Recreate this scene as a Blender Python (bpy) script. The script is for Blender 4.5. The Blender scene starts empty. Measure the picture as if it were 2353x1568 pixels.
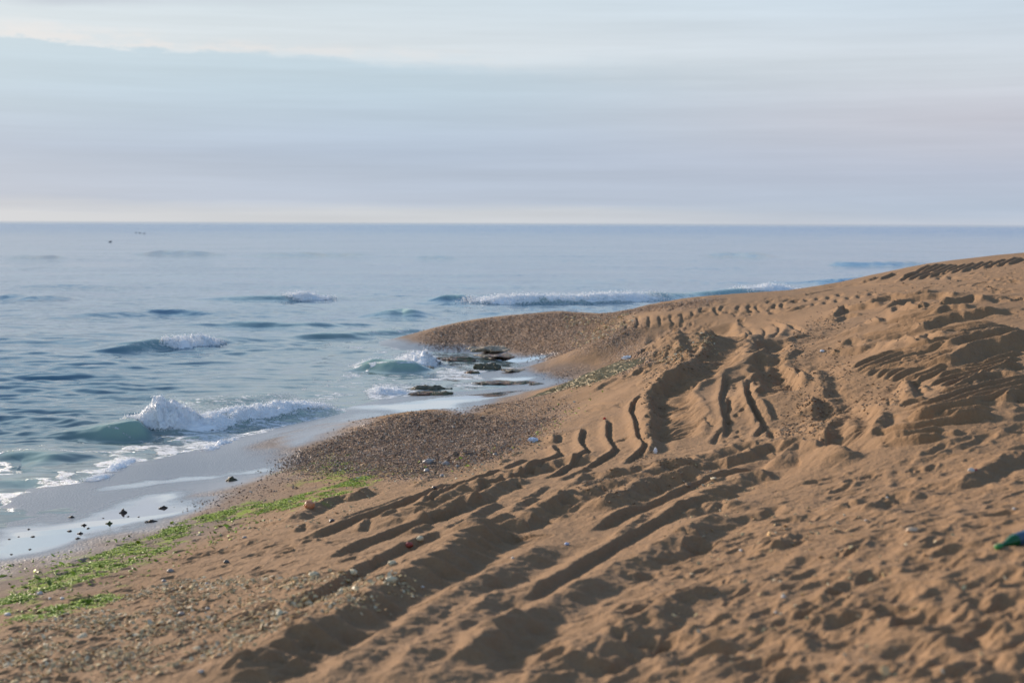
import bpy, math, random
import numpy as np

random.seed(7)
rng = np.random.default_rng(11)
scene = bpy.context.scene
col = scene.collection
EXPO = 0.9
EK = 2.0 ** EXPO

# ------------------------------------------------------------------ camera geometry
W, Hh, F = 2352.0, 1568.0, 3267.0          # reference pixels used when measuring the photograph
CAM = np.array([0.0, 0.0, 3.0])
PITCH = math.radians(4.77)
ROLL = 0.0038
_f = np.array([0, math.cos(PITCH), -math.sin(PITCH)])
_r0 = np.array([1.0, 0, 0]); _u0 = np.array([0, math.sin(PITCH), math.cos(PITCH)])
_r = math.cos(ROLL) * _r0 + math.sin(ROLL) * _u0
_u = -math.sin(ROLL) * _r0 + math.cos(ROLL) * _u0

def ray(px, py):
    px = np.asarray(px, float); py = np.asarray(py, float)
    a = (px - W / 2) / F; b = (Hh / 2 - py) / F
    d = _f[None, :] + a[:, None] * _r[None, :] + b[:, None] * _u[None, :]
    return d

def at_z(px, py, z):
    d = ray([px], [py])[0]
    k = (z - CAM[2]) / d[2]
    return CAM + k * d

SHEET = {  # measuring sheets: origin and scale of the enlarged crops
    'D': (0, 0, 1), 'A': (1344, 638.4, .2285), 'B': (1814.4, 604.8, .2285), 'C': (1276.8, 907.2, .2285),
    'E': (1747.2, 873.6, .2285), 'F': (940.8, 974.4, .2285), 'R5': (537.6, 873.6, .3429),
    'R7': (604.8, 1164.6, .257), 'R6': (0, 1164.6, .257), 'R4': (0, 873.6, .2857), 'R2': (806.4, 537.6, .2857),
    'R3': (1411, 537.6, .4), 'R8': (1545.6, 1030.2, .3429), 'R1': (0, 403.2, .3714)}

def toD(sheet, pts):
    ox, oy, s = SHEET[sheet]
    return np.array([(ox + s * u, oy + s * v) for u, v in pts], float)

# ------------------------------------------------------------------ noise
_perm = np.random.default_rng(5).permutation(256)
_perm = np.concatenate([_perm, _perm, _perm])
_ang = np.random.default_rng(6).random(256) * 2 * math.pi
_gx, _gy = np.cos(_ang), np.sin(_ang)

def pn(x, y, seed=0):
    x = np.asarray(x, float) + seed * 17.37; y = np.asarray(y, float) - seed * 9.71
    xi = np.floor(x).astype(np.int64); yi = np.floor(y).astype(np.int64)
    xf = x - xi; yf = y - yi
    xi &= 255; yi &= 255
    u = xf * xf * xf * (xf * (xf * 6 - 15) + 10); v = yf * yf * yf * (yf * (yf * 6 - 15) + 10)
    def g(dx, dy):
        h = _perm[_perm[(xi + dx) & 255] + ((yi + dy) & 255)]
        return _gx[h] * (xf - dx) + _gy[h] * (yf - dy)
    n00, n10, n01, n11 = g(0, 0), g(1, 0), g(0, 1), g(1, 1)
    a = n00 + u * (n10 - n00); b = n01 + u * (n11 - n01)
    return (a + v * (b - a)) * 1.5

def fbm(x, y, oct=4, seed=0, gain=.5):
    s = 0; a = 1.0
    for o in range(oct):
        s = s + a * pn(x * 2 ** o, y * 2 ** o, seed + o * 3); a *= gain
    return s

def sstep(a, b, x):
    t = np.clip((x - a) / (b - a), 0, 1)
    return t * t * (3 - 2 * t)

# ------------------------------------------------------------------ base terrain: thin plate spline through measured heights
PIX = [  # (column, row, height above sea)
    (0,1287,.10),(0,1360,.22),(0,1440,.38),(0,1568,.62),(200,1238,.10),(200,1330,.30),(200,1450,.52),(200,1568,.70),
    (420,1185,.10),(420,1240,.22),(420,1330,.43),(420,1450,.64),(420,1568,.80),
    (560,1102,.08),(640,1084,.11),(560,1160,.25),(700,1075,.27),(760,1115,.38),(700,1200,.52),(700,1350,.74),(700,1568,.90),
    (690,1046,.14),(800,1000,.28),(870,968,.38),(930,950,.46),(1100,953,.52),(1250,962,.62),(1000,1050,.54),(1200,1010,.67),(900,1090,.48),
    (900,931,.06),(1040,946,.09),(1100,930,.10),(1240,893,.13),(1180,930,.24),(1300,900,.50),(1330,870,.58),(1300,950,.70),
    (1176,1568,.98),(1176,1400,.92),(1176,1240,.83),(1176,1100,.74),(940,1240,.74),(940,1400,.85),
    (1560,1568,1.10),(1560,1300,1.02),(1560,1100,.97),(1560,950,1.10),(1560,850,1.25),(1560,760,1.46),(1400,1000,.86),(1400,900,.86),
    (1900,1568,1.25),(1900,1250,1.25),(1900,1050,1.20),(1900,960,1.22),(1850,880,1.22),(1850,800,1.30),(1900,740,1.45),(1900,700,1.56),(1900,664,1.66),
    (2352,1568,1.40),(2352,1250,1.5),(2352,1000,1.50),(2352,850,1.72),(2352,750,1.91),(2352,680,2.06),(2352,620,2.21),(2352,582,2.37),
    (2100,980,1.47),(2100,900,1.57),(2100,780,1.79),(2100,700,1.98),(2100,655,1.90),(2100,615,2.0),(1995,745,1.74),(1965,832,1.60),(2230,760,1.87),(2230,597,2.2),
    (1960,651,1.76),(1800,668,1.52),(1650,680,1.40),(1500,697,1.25),(1300,713,.88),(1100,730,.60),(1000,752,.32),(962,771,.05),
    (1200,770,.42),(1400,780,.76),(1100,803,.08),(1000,803,.04),(1400,812,.52),(1250,832,.10),(1500,825,.92),(1250,860,.11),(1400,850,.72),
    (1000,850,-.03),(1000,885,-.02),(1150,850,.04),(1150,872,.04),
    (0,1150,.02),(200,1105,.02),(300,1068,.02),(500,1018,.02),(650,985,.02),(780,945,.02),(950,908,.03)]
XYZ = [(-2.5,43,-.4),(0,41,-.3),(3.6,35.5,.1),(7,36,.3),(9.5,38,.4),(13,38,.9),(4,41,-.4),(10,45,-.3),(16,46,.2),(20,60,.1),(26,62,1.0),(30,50,2.3),(30,30,2.4),(20,20,2.2),
    (10,5,1.85),(5,0,1.5),(0,0,1.12),(0,-8,1.4),(-3,0,.75),(-6,5,.2),(-9,6,-.05),(-12,3,-.3),(-7.5,15,-.15),(-6.5,19,-.28),(-4,26,-.25),(-3.5,31,-.22),
    (-10,30,-.8),(-8,40,-.8),(-3,48,-.7),(2,54,-.7),(8,58,-.6),(16,68,-.5),(0,80,-1.5),(-20,60,-1.5),(30,95,-1),(-20,15,-1.5),(40,40,2.5),(15,-8,2.0)]
P = [tuple(at_z(c, r, z)) for c, r, z in PIX] + XYZ
P = np.array(P)
def _kern(d2): return np.where(d2 > 1e-12, .5 * d2 * np.log(np.maximum(d2, 1e-12)), 0)
_n = len(P)
_K = _kern(((P[:, None, :2] - P[None, :, :2]) ** 2).sum(-1)) + np.eye(_n) * 0.02
_A = np.zeros((_n + 3, _n + 3)); _A[:_n, :_n] = _K; _A[:_n, _n] = 1; _A[:_n, _n + 1:] = P[:, :2]; _A[_n:, :_n] = _A[:_n, _n:].T
_b = np.zeros(_n + 3); _b[:_n] = P[:, 2]
_w = np.linalg.solve(_A, _b)
def tps(x, y):
    z = _w[_n] + _w[_n + 1] * x + _w[_n + 2] * y
    for i in range(_n):
        z = z + _w[i] * _kern((x - P[i, 0]) ** 2 + (y - P[i, 1]) ** 2)
    return z

# structured polar grid
NT, NR = 1200, 1650
_uu = np.linspace(1 / 3.1, 1 / 64, 4000); _wt = np.interp(1 / _uu, [3, 6, 9, 26, 40, 64], [.6, .8, 1.5, 1.5, 1.0, .8])
_cw = np.concatenate([[0], np.cumsum((_wt[1:] + _wt[:-1]) / 2)]); _rd = 1 / np.interp(np.linspace(0, _cw[-1], NR), _cw, _uu)
th = np.radians(np.concatenate([np.linspace(-75, -22.3, 40, endpoint=False), np.linspace(-22.3, 22.3, NT), np.linspace(22.3, 100, 61)[1:]]))
rr = np.concatenate([np.linspace(.4, 3.1, 24, endpoint=False), _rd, np.linspace(64, 150, 25)[1:]])

cth = np.radians(np.linspace(-75, 100, 260)); crr = np.exp(np.linspace(math.log(.4), math.log(150), 260))
_T, _R = np.meshgrid(cth, crr, indexing='ij')
_cx, _cy = _R * np.sin(_T), _R * np.cos(_T)
CZ = tps(_cx, _cy)
_far = sstep(58, 80, _R)
CZ = CZ * (1 - _far) + _far * (-2.0 + 4.2 * sstep(math.radians(24), math.radians(34), _T))
CZ = np.clip(CZ, -2.5, 3.5)

def bil(Z, ta, ra, x, y):
    r = np.hypot(x, y); t = np.arctan2(x, y)
    ti = np.clip(np.interp(t, ta, np.arange(len(ta))), 0, len(ta) - 1.001); ri = np.clip(np.interp(r, ra, np.arange(len(ra))), 0, len(ra) - 1.001)
    a = ti.astype(int); b = ri.astype(int); fa = ti - a; fb = ri - b
    return (Z[a, b] * (1 - fa) * (1 - fb) + Z[a + 1, b] * fa * (1 - fb) + Z[a, b + 1] * (1 - fa) * fb + Z[a + 1, b + 1] * fa * fb)
def base(x, y): return bil(CZ, cth, crr, np.asarray(x, float), np.asarray(y, float))

def hit(pts, zf=base, zmin=None):
    """world points where the view rays of measured pixels first meet a surface"""
    pts = np.asarray(pts, float).reshape(-1, 2)
    d = ray(pts[:, 0], pts[:, 1]); d = d / np.hypot(d[:, 0], d[:, 1])[:, None]
    s = np.exp(np.linspace(math.log(2.0), math.log(140), 900))
    X = d[:, 0:1] * s; Y = d[:, 1:2] * s; Z = CAM[2] + d[:, 2:3] * s
    S = zf(X, Y)
    if zmin is not None: S = np.maximum(S, zmin)
    below = Z < S
    k = np.where(below.any(1), below.argmax(1), len(s) - 1); k = np.maximum(k, 1)
    i = np.arange(len(pts))
    g0 = Z[i, k - 1] - S[i, k - 1]; g1 = Z[i, k] - S[i, k]
    f = np.clip(g0 / np.where(abs(g0 - g1) < 1e-9, 1e-9, g0 - g1), 0, 1)
    sh = s[k - 1] + f * (s[k] - s[k - 1])
    return np.stack([d[:, 0] * sh, d[:, 1] * sh, S[i, k - 1] * (1 - f) + S[i, k] * f], 1)

T, R = np.meshgrid(th, rr, indexing='ij')
X = R * np.sin(T); Y = R * np.cos(T)
ZB = base(X, Y)
H = np.zeros_like(ZB); HF = np.zeros_like(ZB)

SUN_AZ, SUN_EL = math.radians(45), math.radians(14.5)      # azimuth measured from the view axis towards the sea
SD = np.array([math.sin(SUN_AZ), -math.cos(SUN_AZ)])      # horizontal travel of the light

def catmull(p, step):
    p = np.asarray(p, float)
    if len(p) < 3:
        n = max(2, int(np.hypot(*(p[-1] - p[0])) / step) + 1)
        return p[0] + (p[-1] - p[0]) * np.linspace(0, 1, n)[:, None]
    q = np.vstack([2 * p[0] - p[1], p, 2 * p[-1] - p[-2]]); out = []
    for i in range(1, len(q) - 2):
        n = max(2, int(np.hypot(*(q[i + 1] - q[i])) / step) + 1)
        t = np.linspace(0, 1, n, endpoint=False)[:, None]
        out.append(.5 * ((2 * q[i]) + (-q[i - 1] + q[i + 1]) * t + (2 * q[i - 1] - 5 * q[i] + 4 * q[i + 1] - q[i + 2]) * t ** 2
                         + (-q[i - 1] + 3 * q[i] - 3 * q[i + 1] + q[i + 2]) * t ** 3))
    out.append(q[-2][None]); return np.vstack(out)

def window(x0, x1, y0, y1, ta=th, ra=rr):
    xs = np.array([x0, x0, x1, x1]); ys = np.array([y0, y1, y0, y1])
    t = np.arctan2(xs, np.maximum(ys, .01)); r = np.hypot(xs, ys)
    r0 = max(0, min(abs(y0), r.min())) ; r1 = r.max()
    a = slice(max(0, np.searchsorted(ta, t.min()) - 1), np.searchsorted(ta, t.max()) + 1)
    b = slice(max(0, np.searchsorted(ra, r0) - 1), np.searchsorted(ra, r1) + 1)
    return a, b

def polydist(p, x, y):
    """signed distance t (positive on the shaded side), run length s, total length"""
    seg = p[1:] - p[:-1]; L = np.hypot(seg[:, 0], seg[:, 1]); L = np.maximum(L, 1e-6)
    cum = np.concatenate([[0], np.cumsum(L)])
    best = np.full(x.shape, 1e9); sb = np.zeros_like(x); tb = np.zeros_like(x)
    nrm = np.stack([seg[:, 1], -seg[:, 0]], 1) / L[:, None]
    sg = 1.0 if (nrm * L[:, None]).sum(0) @ SD >= 0 else -1.0
    for i in range(len(seg)):
        dx = x - p[i, 0]; dy = y - p[i, 1]
        k = np.clip((dx * seg[i, 0] + dy * seg[i, 1]) / L[i] ** 2, 0, 1)
        ex = dx - k * seg[i, 0]; ey = dy - k * seg[i, 1]
        d = ex * ex + ey * ey
        m = d < best
        best = np.where(m, d, best); sb = np.where(m, cum[i] + k * L[i], sb)
        side = np.where(dx * nrm[i, 0] + dy * nrm[i, 1] >= 0, 1, -1) * sg
        tb = np.where(m, side * np.sqrt(d), tb)
    return tb, sb, cum[-1]

_sid = [0]
def stroke(sheet, pts, kind='g', h=.035, w=.04, rib=0, world=False):
    global H
    _sid[0] += 1; sd = _sid[0]
    fh, fw = {'r': (.58 if h > .14 else .50, .60), 'g': (.55, .70), 'f': (.80, .88), 'b': (.4, .8), 'T': (.85, .9)}[kind]; h = h * fh; w = w * fw
    p = np.asarray(pts, float) if world else hit(toD(sheet, pts))[:, :2]
    Dm = np.hypot(p[:, 0], p[:, 1]).mean(); 
    dv = p[-1] - p[0]; pm = p.mean(0); lat = abs(dv[0] * pm[1] - dv[1] * pm[0]) / (np.hypot(*dv) * np.hypot(*pm) + 1e-9)
    w = max(w, Dm * (.0011 + .0022 * lat)); h = max(h, .0013 * Dm)
    L0 = np.hypot(*(p[1:] - p[:-1]).T).sum()
    p = catmull(p, max(.05, L0 / 24))
    m = 6 * w + .1
    a, b = window(p[:, 0].min() - m, p[:, 0].max() + m, p[:, 1].min() - m, p[:, 1].max() + m)
    x = X[a, b]; y = Y[a, b]
    if x.size == 0: return
    t, s, L = polydist(p, x, y)
    near = np.abs(t) < m
    if not near.any(): return
    t = t[near]; s = s[near]; xx = x[near]; yy = y[near]
    t = t + (.35 if kind == 'f' else 1.0) * w * (.30 * pn(xx / (6 * w), yy / (6 * w), sd % 13) + .28 * pn(xx / (1.5 * w), yy / (1.5 * w), sd % 7) + .15 * pn(xx / (.6 * w), yy / (.6 * w), sd % 5))
    if rib: t = t + rib * w * np.abs(np.sin(math.pi * s / .21 + sd))
    te = min(.3, .13 * L + .02); tap = sstep(-.001, te, s) * sstep(-.001, te, L - s)
    amp = h * tap * (.9 + .3 * pn(s / .35, s * 0 + sd, 3))
    q = t / w
    if kind == 'r':
        d = np.where(q < 0, np.exp(-np.abs(q / (2.2 if w > .07 else 1.6)) ** 1.1), np.exp(-np.abs(q) ** 1.45) - .45 * np.exp(-(q - 2.0) ** 2) * (1 - np.exp(-q ** 2)))
    elif kind == 'f':
        d = np.where(q < 0, np.exp(-(q / 1.3) ** 2), np.exp(-4.5 * q * q) - .85 * np.exp(-((q - 1.05) / .7) ** 2) * (1 - np.exp(-7 * q * q)))
    elif kind == 'g':
        d = -np.exp(-np.abs(np.where(q < 0, q / .6, q / 1.35)) ** 2.0) + .30 * np.exp(-((q + 1.9) / 1.1) ** 2) + .12 * np.exp(-((q - 2.6) / 1.0) ** 2)
    elif kind == 'b':
        d = np.exp(-np.abs(q) ** 1.8) * (1 + .3 * pn(xx / (.8 * w), yy / (.8 * w), 4))
    elif kind == 'T':
        d = -np.exp(-np.abs(q) ** 4) + .35 * np.exp(-((np.abs(q) - 1.25) / .3) ** 2)
        ph = (s + .12 * q * q * w * 2) / .13 + 1.2 * pn(xx / .3, yy / .3, 5)
        d = d + .20 * np.sin(2 * math.pi * ph) * np.exp(-np.abs(q / 1.15) ** 6)
    if kind == 'f':
        Hs = HF[a, b]; Hs[near] += h * tap * d; HF[a, b] = Hs
    else:
        Hs = H[a, b]; Hs[near] += amp * d; H[a, b] = Hs

def S(sheet, kind, h, w, *lines, rib=0):
    for l in lines: stroke(sheet, l, kind, h, w, rib)

def inpoly(poly, x, y):
    c = np.zeros(x.shape, bool); n = len(poly); j = n - 1
    for i in range(n):
        xi, yi = poly[i]; xj, yj = poly[j]
        if yi != yj:
            c ^= ((yi > y) != (yj > y)) & (x < (xj - xi) * (y - yi) / (yj - yi) + xi)
        j = i
    return c
def polymask(sheet, pts, soft=.15, nz=.15, nl=.4, flat=None):
    """0..1 mask on the sand grid for a measured outline"""
    p = hit(toD(sheet, pts))[:, :2]
    M = np.zeros_like(X)
    m = soft + nz + .1
    a, b = window(p[:, 0].min() - m, p[:, 0].max() + m, p[:, 1].min() - m, p[:, 1].max() + m)
    x = X[a, b]; y = Y[a, b]
    pp = np.vstack([p, p[:1]])
    t, s, L = polydist(pp, x, y)
    d = np.abs(t) * np.where(inpoly(p, x, y), 1, -1) + nz * fbm(x / nl, y / nl, 3, 8)
    M[a, b] = sstep(-soft, soft, d)
    return M

# ------------------------------------------------------------------ marks in the sand (tracks of a crawler, furrows, ridges)
# --- bank behind the beach: bars of the track prints
S('A','g',.04,.05,[(405,415),(400,460),(415,520)],[(520,385),(530,440),(515,480),(530,520)],[(640,380),(640,440),(640,505)],
  [(745,375),(750,430),(765,470)],[(850,370),(865,420),(890,455),(860,480)],[(965,350),(975,400),(980,450)],[(1070,340),(1085,385)])
S('A','g',.03,.05,[(650,505),(720,485),(800,490),(900,480),(990,450)],[(1000,400),(1090,390)],[(780,410),(850,400)],[(940,550),(975,515)])
S('A','g',.045,.05,[(1550,465),(1640,490)],[(1610,515),(1670,555),(1625,615)],[(1760,500),(1805,530),(1780,575),(1720,625)],
  [(1880,460),(1945,500),(1925,560),(1880,605)],[(1810,410),(1950,440),(2080,490),(2200,560)])
S('A','r',.06,.10,[(1900,430),(2010,470),(2010,520),(1960,600)],[(2000,650),(2080,600),(2220,570)],[(2050,335),(2130,305),(2220,270)])
S('A','T',.10,.26,[(1340,480),(1400,600),(1400,720),(1310,850),(1110,960),(910,1060),(840,1180),(860,1300),(890,1420),(890,1568),(860,1640)])
S('A','r',.10,.13,[(1330,790),(1180,860),(1050,920),(880,990),(780,1030),(640,1100)],[(1300,770),(1220,752),(1100,815),(1000,850),(900,880)],rib=.5)
S('A','T',.10,.22,[(1860,790),(1820,880),(1870,1000),(1940,1100),(1960,1190)],[(1920,620),(1880,700),(1850,770)])
S('A','r',.10,.09,[(1640,850),(1710,920),(1740,1000),(1760,1080),(1860,1180)],[(1620,840),(1750,790),(1860,745),(1950,720)],[(1960,850),(2050,770),(2140,725)])
S('A','r',.08,.07,[(2020,900),(2100,960),(2200,1050),(2240,1110)])
S('A','g',.04,.035,[(1405,1070),(1450,1050),(1560,1025),(1640,990)],[(1610,1020),(1605,1100),(1650,1170),(1670,1230),(1680,1300),(1720,1390),(1735,1450),(1680,1530)],
  [(1450,1185),(1440,1250),(1450,1290),(1410,1350)])
S('A','r',.07,.05,[(1750,1220),(1800,1290),(1835,1380),(1870,1450)])
S('A','g',.03,.03,[(1465,1080),(1535,1080)],[(1480,1110),(1545,1105)],[(1490,1135),(1560,1130)],[(1560,1320),(1640,1315)],[(1490,1375),(1560,1365)],[(1530,1270),(1600,1275)],[(1540,1210),(1600,1205)])
S('A','r',.06,.06,[(480,970),(540,910),(610,885),(640,900)],[(70,1150),(150,1090),(250,1040),(330,1000)],[(200,1110),(330,1060),(500,1010),(650,985),(820,960)],
  [(440,1120),(520,1070),(600,1065)],[(640,1150),(760,1100),(800,1110)])
S('A','g',.03,.03,[(0,1290),(150,1275),(330,1260)],[(0,1340),(130,1330),(250,1290)],[(300,1270),(420,1290),(500,1255),(620,1240)],[(230,1110),(290,1120)],[(370,960),(520,930)],[(850,640),(900,628)],
  [(820,690),(900,670)],[(780,800),(900,770),(980,740)],[(690,790),(800,760)],[(660,800),(730,770)])
S('A','g',.04,.07,[(1560,360),(1640,340),(1660,310)],[(1460,375),(1540,330)],[(1420,360),(1450,330)],[(1810,235),(1890,230)],[(1000,290),(1130,295)],[(1220,270),(1310,262)],
  [(830,330),(920,290)],[(1620,375),(1670,372)],[(1990,240),(2040,212),(2100,208)],[(2105,220),(2108,248)],[(1390,510),(1470,508)],[(1640,275),(1740,270)],[(1830,320),(1900,345)])
# --- C
S('C','f',.042,.044,[(265,330),(240,400),(225,480),(265,560),(285,600),(150,690),(0,800),(-80,820),(-190,850)],[(500,240),(500,340),(500,440),(545,530),(560,580),(400,680),(270,760)],
  [(840,0),(770,90),(730,180),(760,260),(780,350),(800,460),(865,540),(800,610),(650,710)])
S('C','r',.13,.11,[(945,40),(935,80),(930,170),(960,230),(940,320),(930,420),(955,530),(900,620)])
S('C','g',.05,.09,[(600,470),(660,445),(710,420)])
S('C','g',.05,.04,[(100,830),(250,780),(370,745)],[(620,787),(720,785)],[(1250,650),(1410,612)],[(1290,690),(1420,705)],[(1640,790),(1750,785)],[(930,910),(1060,890)],[(1750,20),(1740,120),(1710,180)],
  [(1690,350),(1610,430),(1590,490),(1640,500)],[(2190,350),(2160,400),(2170,450)],[(1870,440),(1900,480)],[(1810,365),(1860,362)],[(1800,415),(1870,415)],[(1680,460),(1740,455)],[(1690,520),(1750,515)],
  [(1690,550),(1740,550)],[(1300,130),(1420,125)],[(1490,210),(1540,280),(1580,330)],[(1700,240),(1780,290)],[(1790,195),(1850,190)],[(1850,145),(1920,140)],[(120,1160),(250,1110),(380,1080)])
S('C','r',.09,.10,[(130,970),(240,880),(400,850),(600,840),(700,830)],[(240,1000),(330,940),(450,880),(640,830),(800,790),(930,740)],rib=.4)
S('C','r',.05,.05,[(230,880),(330,830),(520,800)],[(0,870),(200,800),(330,740)],[(920,740),(1020,700),(1100,665)],[(0,1130),(100,1060),(230,1010)],[(600,960),(780,930),(900,900)],[(2020,530),(2200,490)])
S('C','r',.12,.11,[(980,820),(1080,770),(1300,745),(1460,720),(1700,680),(1900,640),(2120,540),(2352,500),(2560,470)],rib=.9)
S('C','r',.19,.18,[(470,1180),(640,1090),(880,950),(1100,900),(1300,860),(1570,830)],rib=.35)
S('C','r',.06,.06,[(1380,960),(1500,920),(1720,880)],[(0,1260),(150,1230),(300,1250),(400,1290)],[(560,1500),(760,1350),(900,1200)],[(1220,1460),(1300,1420),(1450,1440)])
# --- F and the long foreground ridges
S('F','f',.042,.050,[(1430,200),(1440,280),(1480,320),(1400,380),(1200,470),(1050,540),(930,590),(800,620),(700,640),(670,720)],
  [(930,470),(860,520),(700,580),(500,630),(380,660),(330,720),(200,790),(80,860),(0,870)])
S('F','f',.03,.06,[(1180,350),(1050,400),(930,470)],[(500,655),(590,645)],[(500,690),(570,695)],[(1480,100),(1440,200)])
S('F','r',.13,.12,[(640,810),(720,740),(860,680),(1050,610),(1230,590)],[(100,1010),(200,950),(400,880),(560,840),(640,810)],rib=.6)
S('F','r',.08,.08,[(0,1000),(60,940),(180,895),(330,880),(480,800),(640,710)],[(550,990),(640,940),(800,850),(950,800)],[(340,1150),(420,1070),(520,1020),(640,1005)],
  [(920,945),(1010,920),(1100,840),(1250,790),(1370,780)],[(740,1040),(850,1010),(1000,960)],[(1270,900),(1400,860),(1500,790),(1600,760)],[(1090,1060),(1180,1000),(1300,940),(1420,920)],
  [(0,1130),(80,1070),(250,1040)])
S('F','r',.05,.05,[(1560,885),(1750,820),(1900,770)],[(1100,780),(1250,700),(1390,625)],[(1400,100),(1450,190)],[(990,305),(1110,290)],[(880,380),(1010,355)])
S('F','b',.10,.12,[(420,340),(500,300),(570,330)])
S('F','b',.05,.06,[(30,640),(200,540),(450,480)])
S('R5','r',.12,.12,[(300,970),(420,930),(560,850),(700,800),(830,780),(900,730)],rib=.3)
S('R5','r',.06,.05,[(640,980),(760,930),(880,880),(1030,840),(1180,780)],[(960,940),(1020,920),(1100,890)],[(390,1020),(480,970),(540,990)],[(820,1020),(880,960),(930,950)])
S('R7','r',.20,.24,[(-330,1640),(0,1450),(330,1270),(650,1110),(850,940),(1180,780),(1400,660),(1560,560),(1700,470),(1840,360),(1980,240),(2120,200)],rib=.45)
S('R7','r',.12,.18,[(480,1640),(760,1440),(1000,1280),(1250,1120),(1600,900),(1750,810),(2050,640),(2352,480),(2600,330)],rib=.3)
S('R7','r',.11,.16,[(1150,1640),(1350,1350),(1560,1180),(1750,1050),(2100,830),(2352,720)],[(1780,1450),(2050,1250),(2200,1130),(2400,1030)],rib=.3)
S('D','r',.12,.17,[(1100,1245),(1240,1180),(1400,1128),(1560,1078),(1700,1035),(1800,1012)],[(1560,1200),(1680,1120),(1800,1080)],[(880,1215),(1000,1160),(1130,1110),(1260,1072),(1400,1050)],rib=.9)
S('D','r',.13,.20,[(960,1600),(1100,1500),(1240,1410),(1380,1330),(1560,1240),(1680,1180)],[(1230,1600),(1360,1500),(1500,1420),(1660,1340)],rib=.2)
S('D','f',.05,.09,[(690,1245),(800,1200),(920,1160),(1040,1110)],[(740,1290),(860,1240),(1000,1190),(1120,1140)],[(640,1420),(780,1340),(900,1280),(1010,1235)],[(1340,1225),(1480,1160),(1640,1100),(1760,1060)],[(1180,1400),(1330,1300),(1480,1215),(1620,1150)])
S('D','r',.10,.12,[(1480,770),(1560,800),(1590,835),(1540,870),(1500,905),(1478,940)],[(1850,845),(1885,900),(1925,950),(1970,1000)],[(1735,800),(1765,850),(1790,890),(1800,915)])
S('D','f',.042,.050,[(1660,860),(1650,920),(1660,980),(1655,1010)],[(1712,870),(1708,910),(1728,955),(1745,985),(1722,1010)])
S('D','g',.03,.045,*[[(1612 + 27 * k + 8 * math.sin(k * 2.3), 705 - 1.4 * k), (1608 + 27 * k + 8 * math.sin(k * 2.3), 714 - 1.4 * k), (1618 + 27 * k + 8 * math.sin(k * 2.3), 720 + 5 * math.sin(k * 1.7) - 1.4 * k)] for k in range(8)])
S('R7','g',.06,.08,[(620,1000),(720,960),(860,950)],[(0,1200),(150,1180),(320,1170)],[(1970,760),(2080,700),(2180,680)],[(2120,1000),(2260,980)])
# --- mound
S('B','g',.06,.07,*[[(x,y-14),(x+2,y+16)] for x,y in ((45,380),(160,370),(270,355),(385,345),(490,318),(235,410),(350,395),(465,378),(585,350),(690,335),(810,310))])
S('B','f',.060,.080,[(890,170),(960,140),(1050,100)],[(1030,185),(1180,150),(1290,80),(1420,20)],[(1080,190),(1250,120),(1400,60),(1500,10)],[(1170,180),(1350,110),(1480,50),(1560,10)],
  [(1260,170),(1420,115),(1560,50),(1640,10)],[(1380,150),(1560,80),(1700,20)],[(1480,125),(1640,70),(1780,10)],[(1600,110),(1740,55),(1860,0)],[(1700,100),(1850,40),(1960,-10)],
  [(1800,75),(1950,20),(2050,-20)],[(1930,60),(2100,-10),(2180,-40)],[(2060,40),(2200,-20),(2280,-60)],[(2180,20),(2340,-50)],[(700,195),(820,165),(890,140)])
S('B','g',.05,.08,[(300,235),(600,202),(800,192)],[(0,330),(200,310),(500,250)],[(500,243),(700,217),(1000,212)],[(30,270),(200,262)],[(1650,135),(1840,125)],[(1600,130),(1630,160)],[(1490,130),(1510,160)],
  [(2060,200),(2200,190),(2330,200)],[(1880,235),(1990,230)],[(2080,270),(2200,265)],[(2180,320),(2260,380)],[(2020,340),(2090,400)],[(2130,495),(2220,515)],[(2160,290),(2330,260)])
S('B','r',.15,.12,[(430,560),(520,465),(640,460),(800,440),(960,430)],[(770,415),(900,375),(1040,345),(1200,335),(1350,310),(1500,290)],[(930,475),(1100,410),(1250,370),(1400,350),(1560,330),(1690,340)],
  [(1320,700),(1400,640),(1550,580),(1700,545),(1850,530),(2000,505),(2100,510)],[(1560,900),(1650,850),(1780,800),(1950,770),(2150,740),(2352,720)],rib=.3)
S('B','r',.11,.09,[(1000,475),(1200,440),(1350,425),(1500,430),(1640,375),(1760,360)],[(430,605),(520,545),(620,530),(740,520)],[(880,515),(1000,480),(1150,455),(1300,430),(1400,440)],
  [(1440,530),(1540,465),(1660,450),(1820,455)],[(680,645),(800,590),(860,575),(980,600)],[(1500,440),(1600,400),(1750,370),(1850,340),(1930,390)],[(1270,780),(1380,735),(1500,725),(1640,730)],
  [(510,850),(580,800),(680,785),(800,810)],[(380,920),(520,890),(700,880),(830,850)],[(2070,1130),(2150,1070),(2250,1040),(2352,1025)],[(1840,1220),(1900,1180),(2050,1140),(2352,1125)],
  [(2170,1400),(2230,1350),(2352,1310)],[(2200,720),(2250,690),(2352,680)],rib=.3)
S('B','r',.20,.17,[(1580,1070),(1640,1000),(1760,930),(1900,860),(2000,840),(2180,820),(2352,770),(2500,720)])
S('B','b',.10,.16,[(780,880),(850,825),(940,820),(1090,870)],[(520,740),(600,680),(700,690)])
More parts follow.
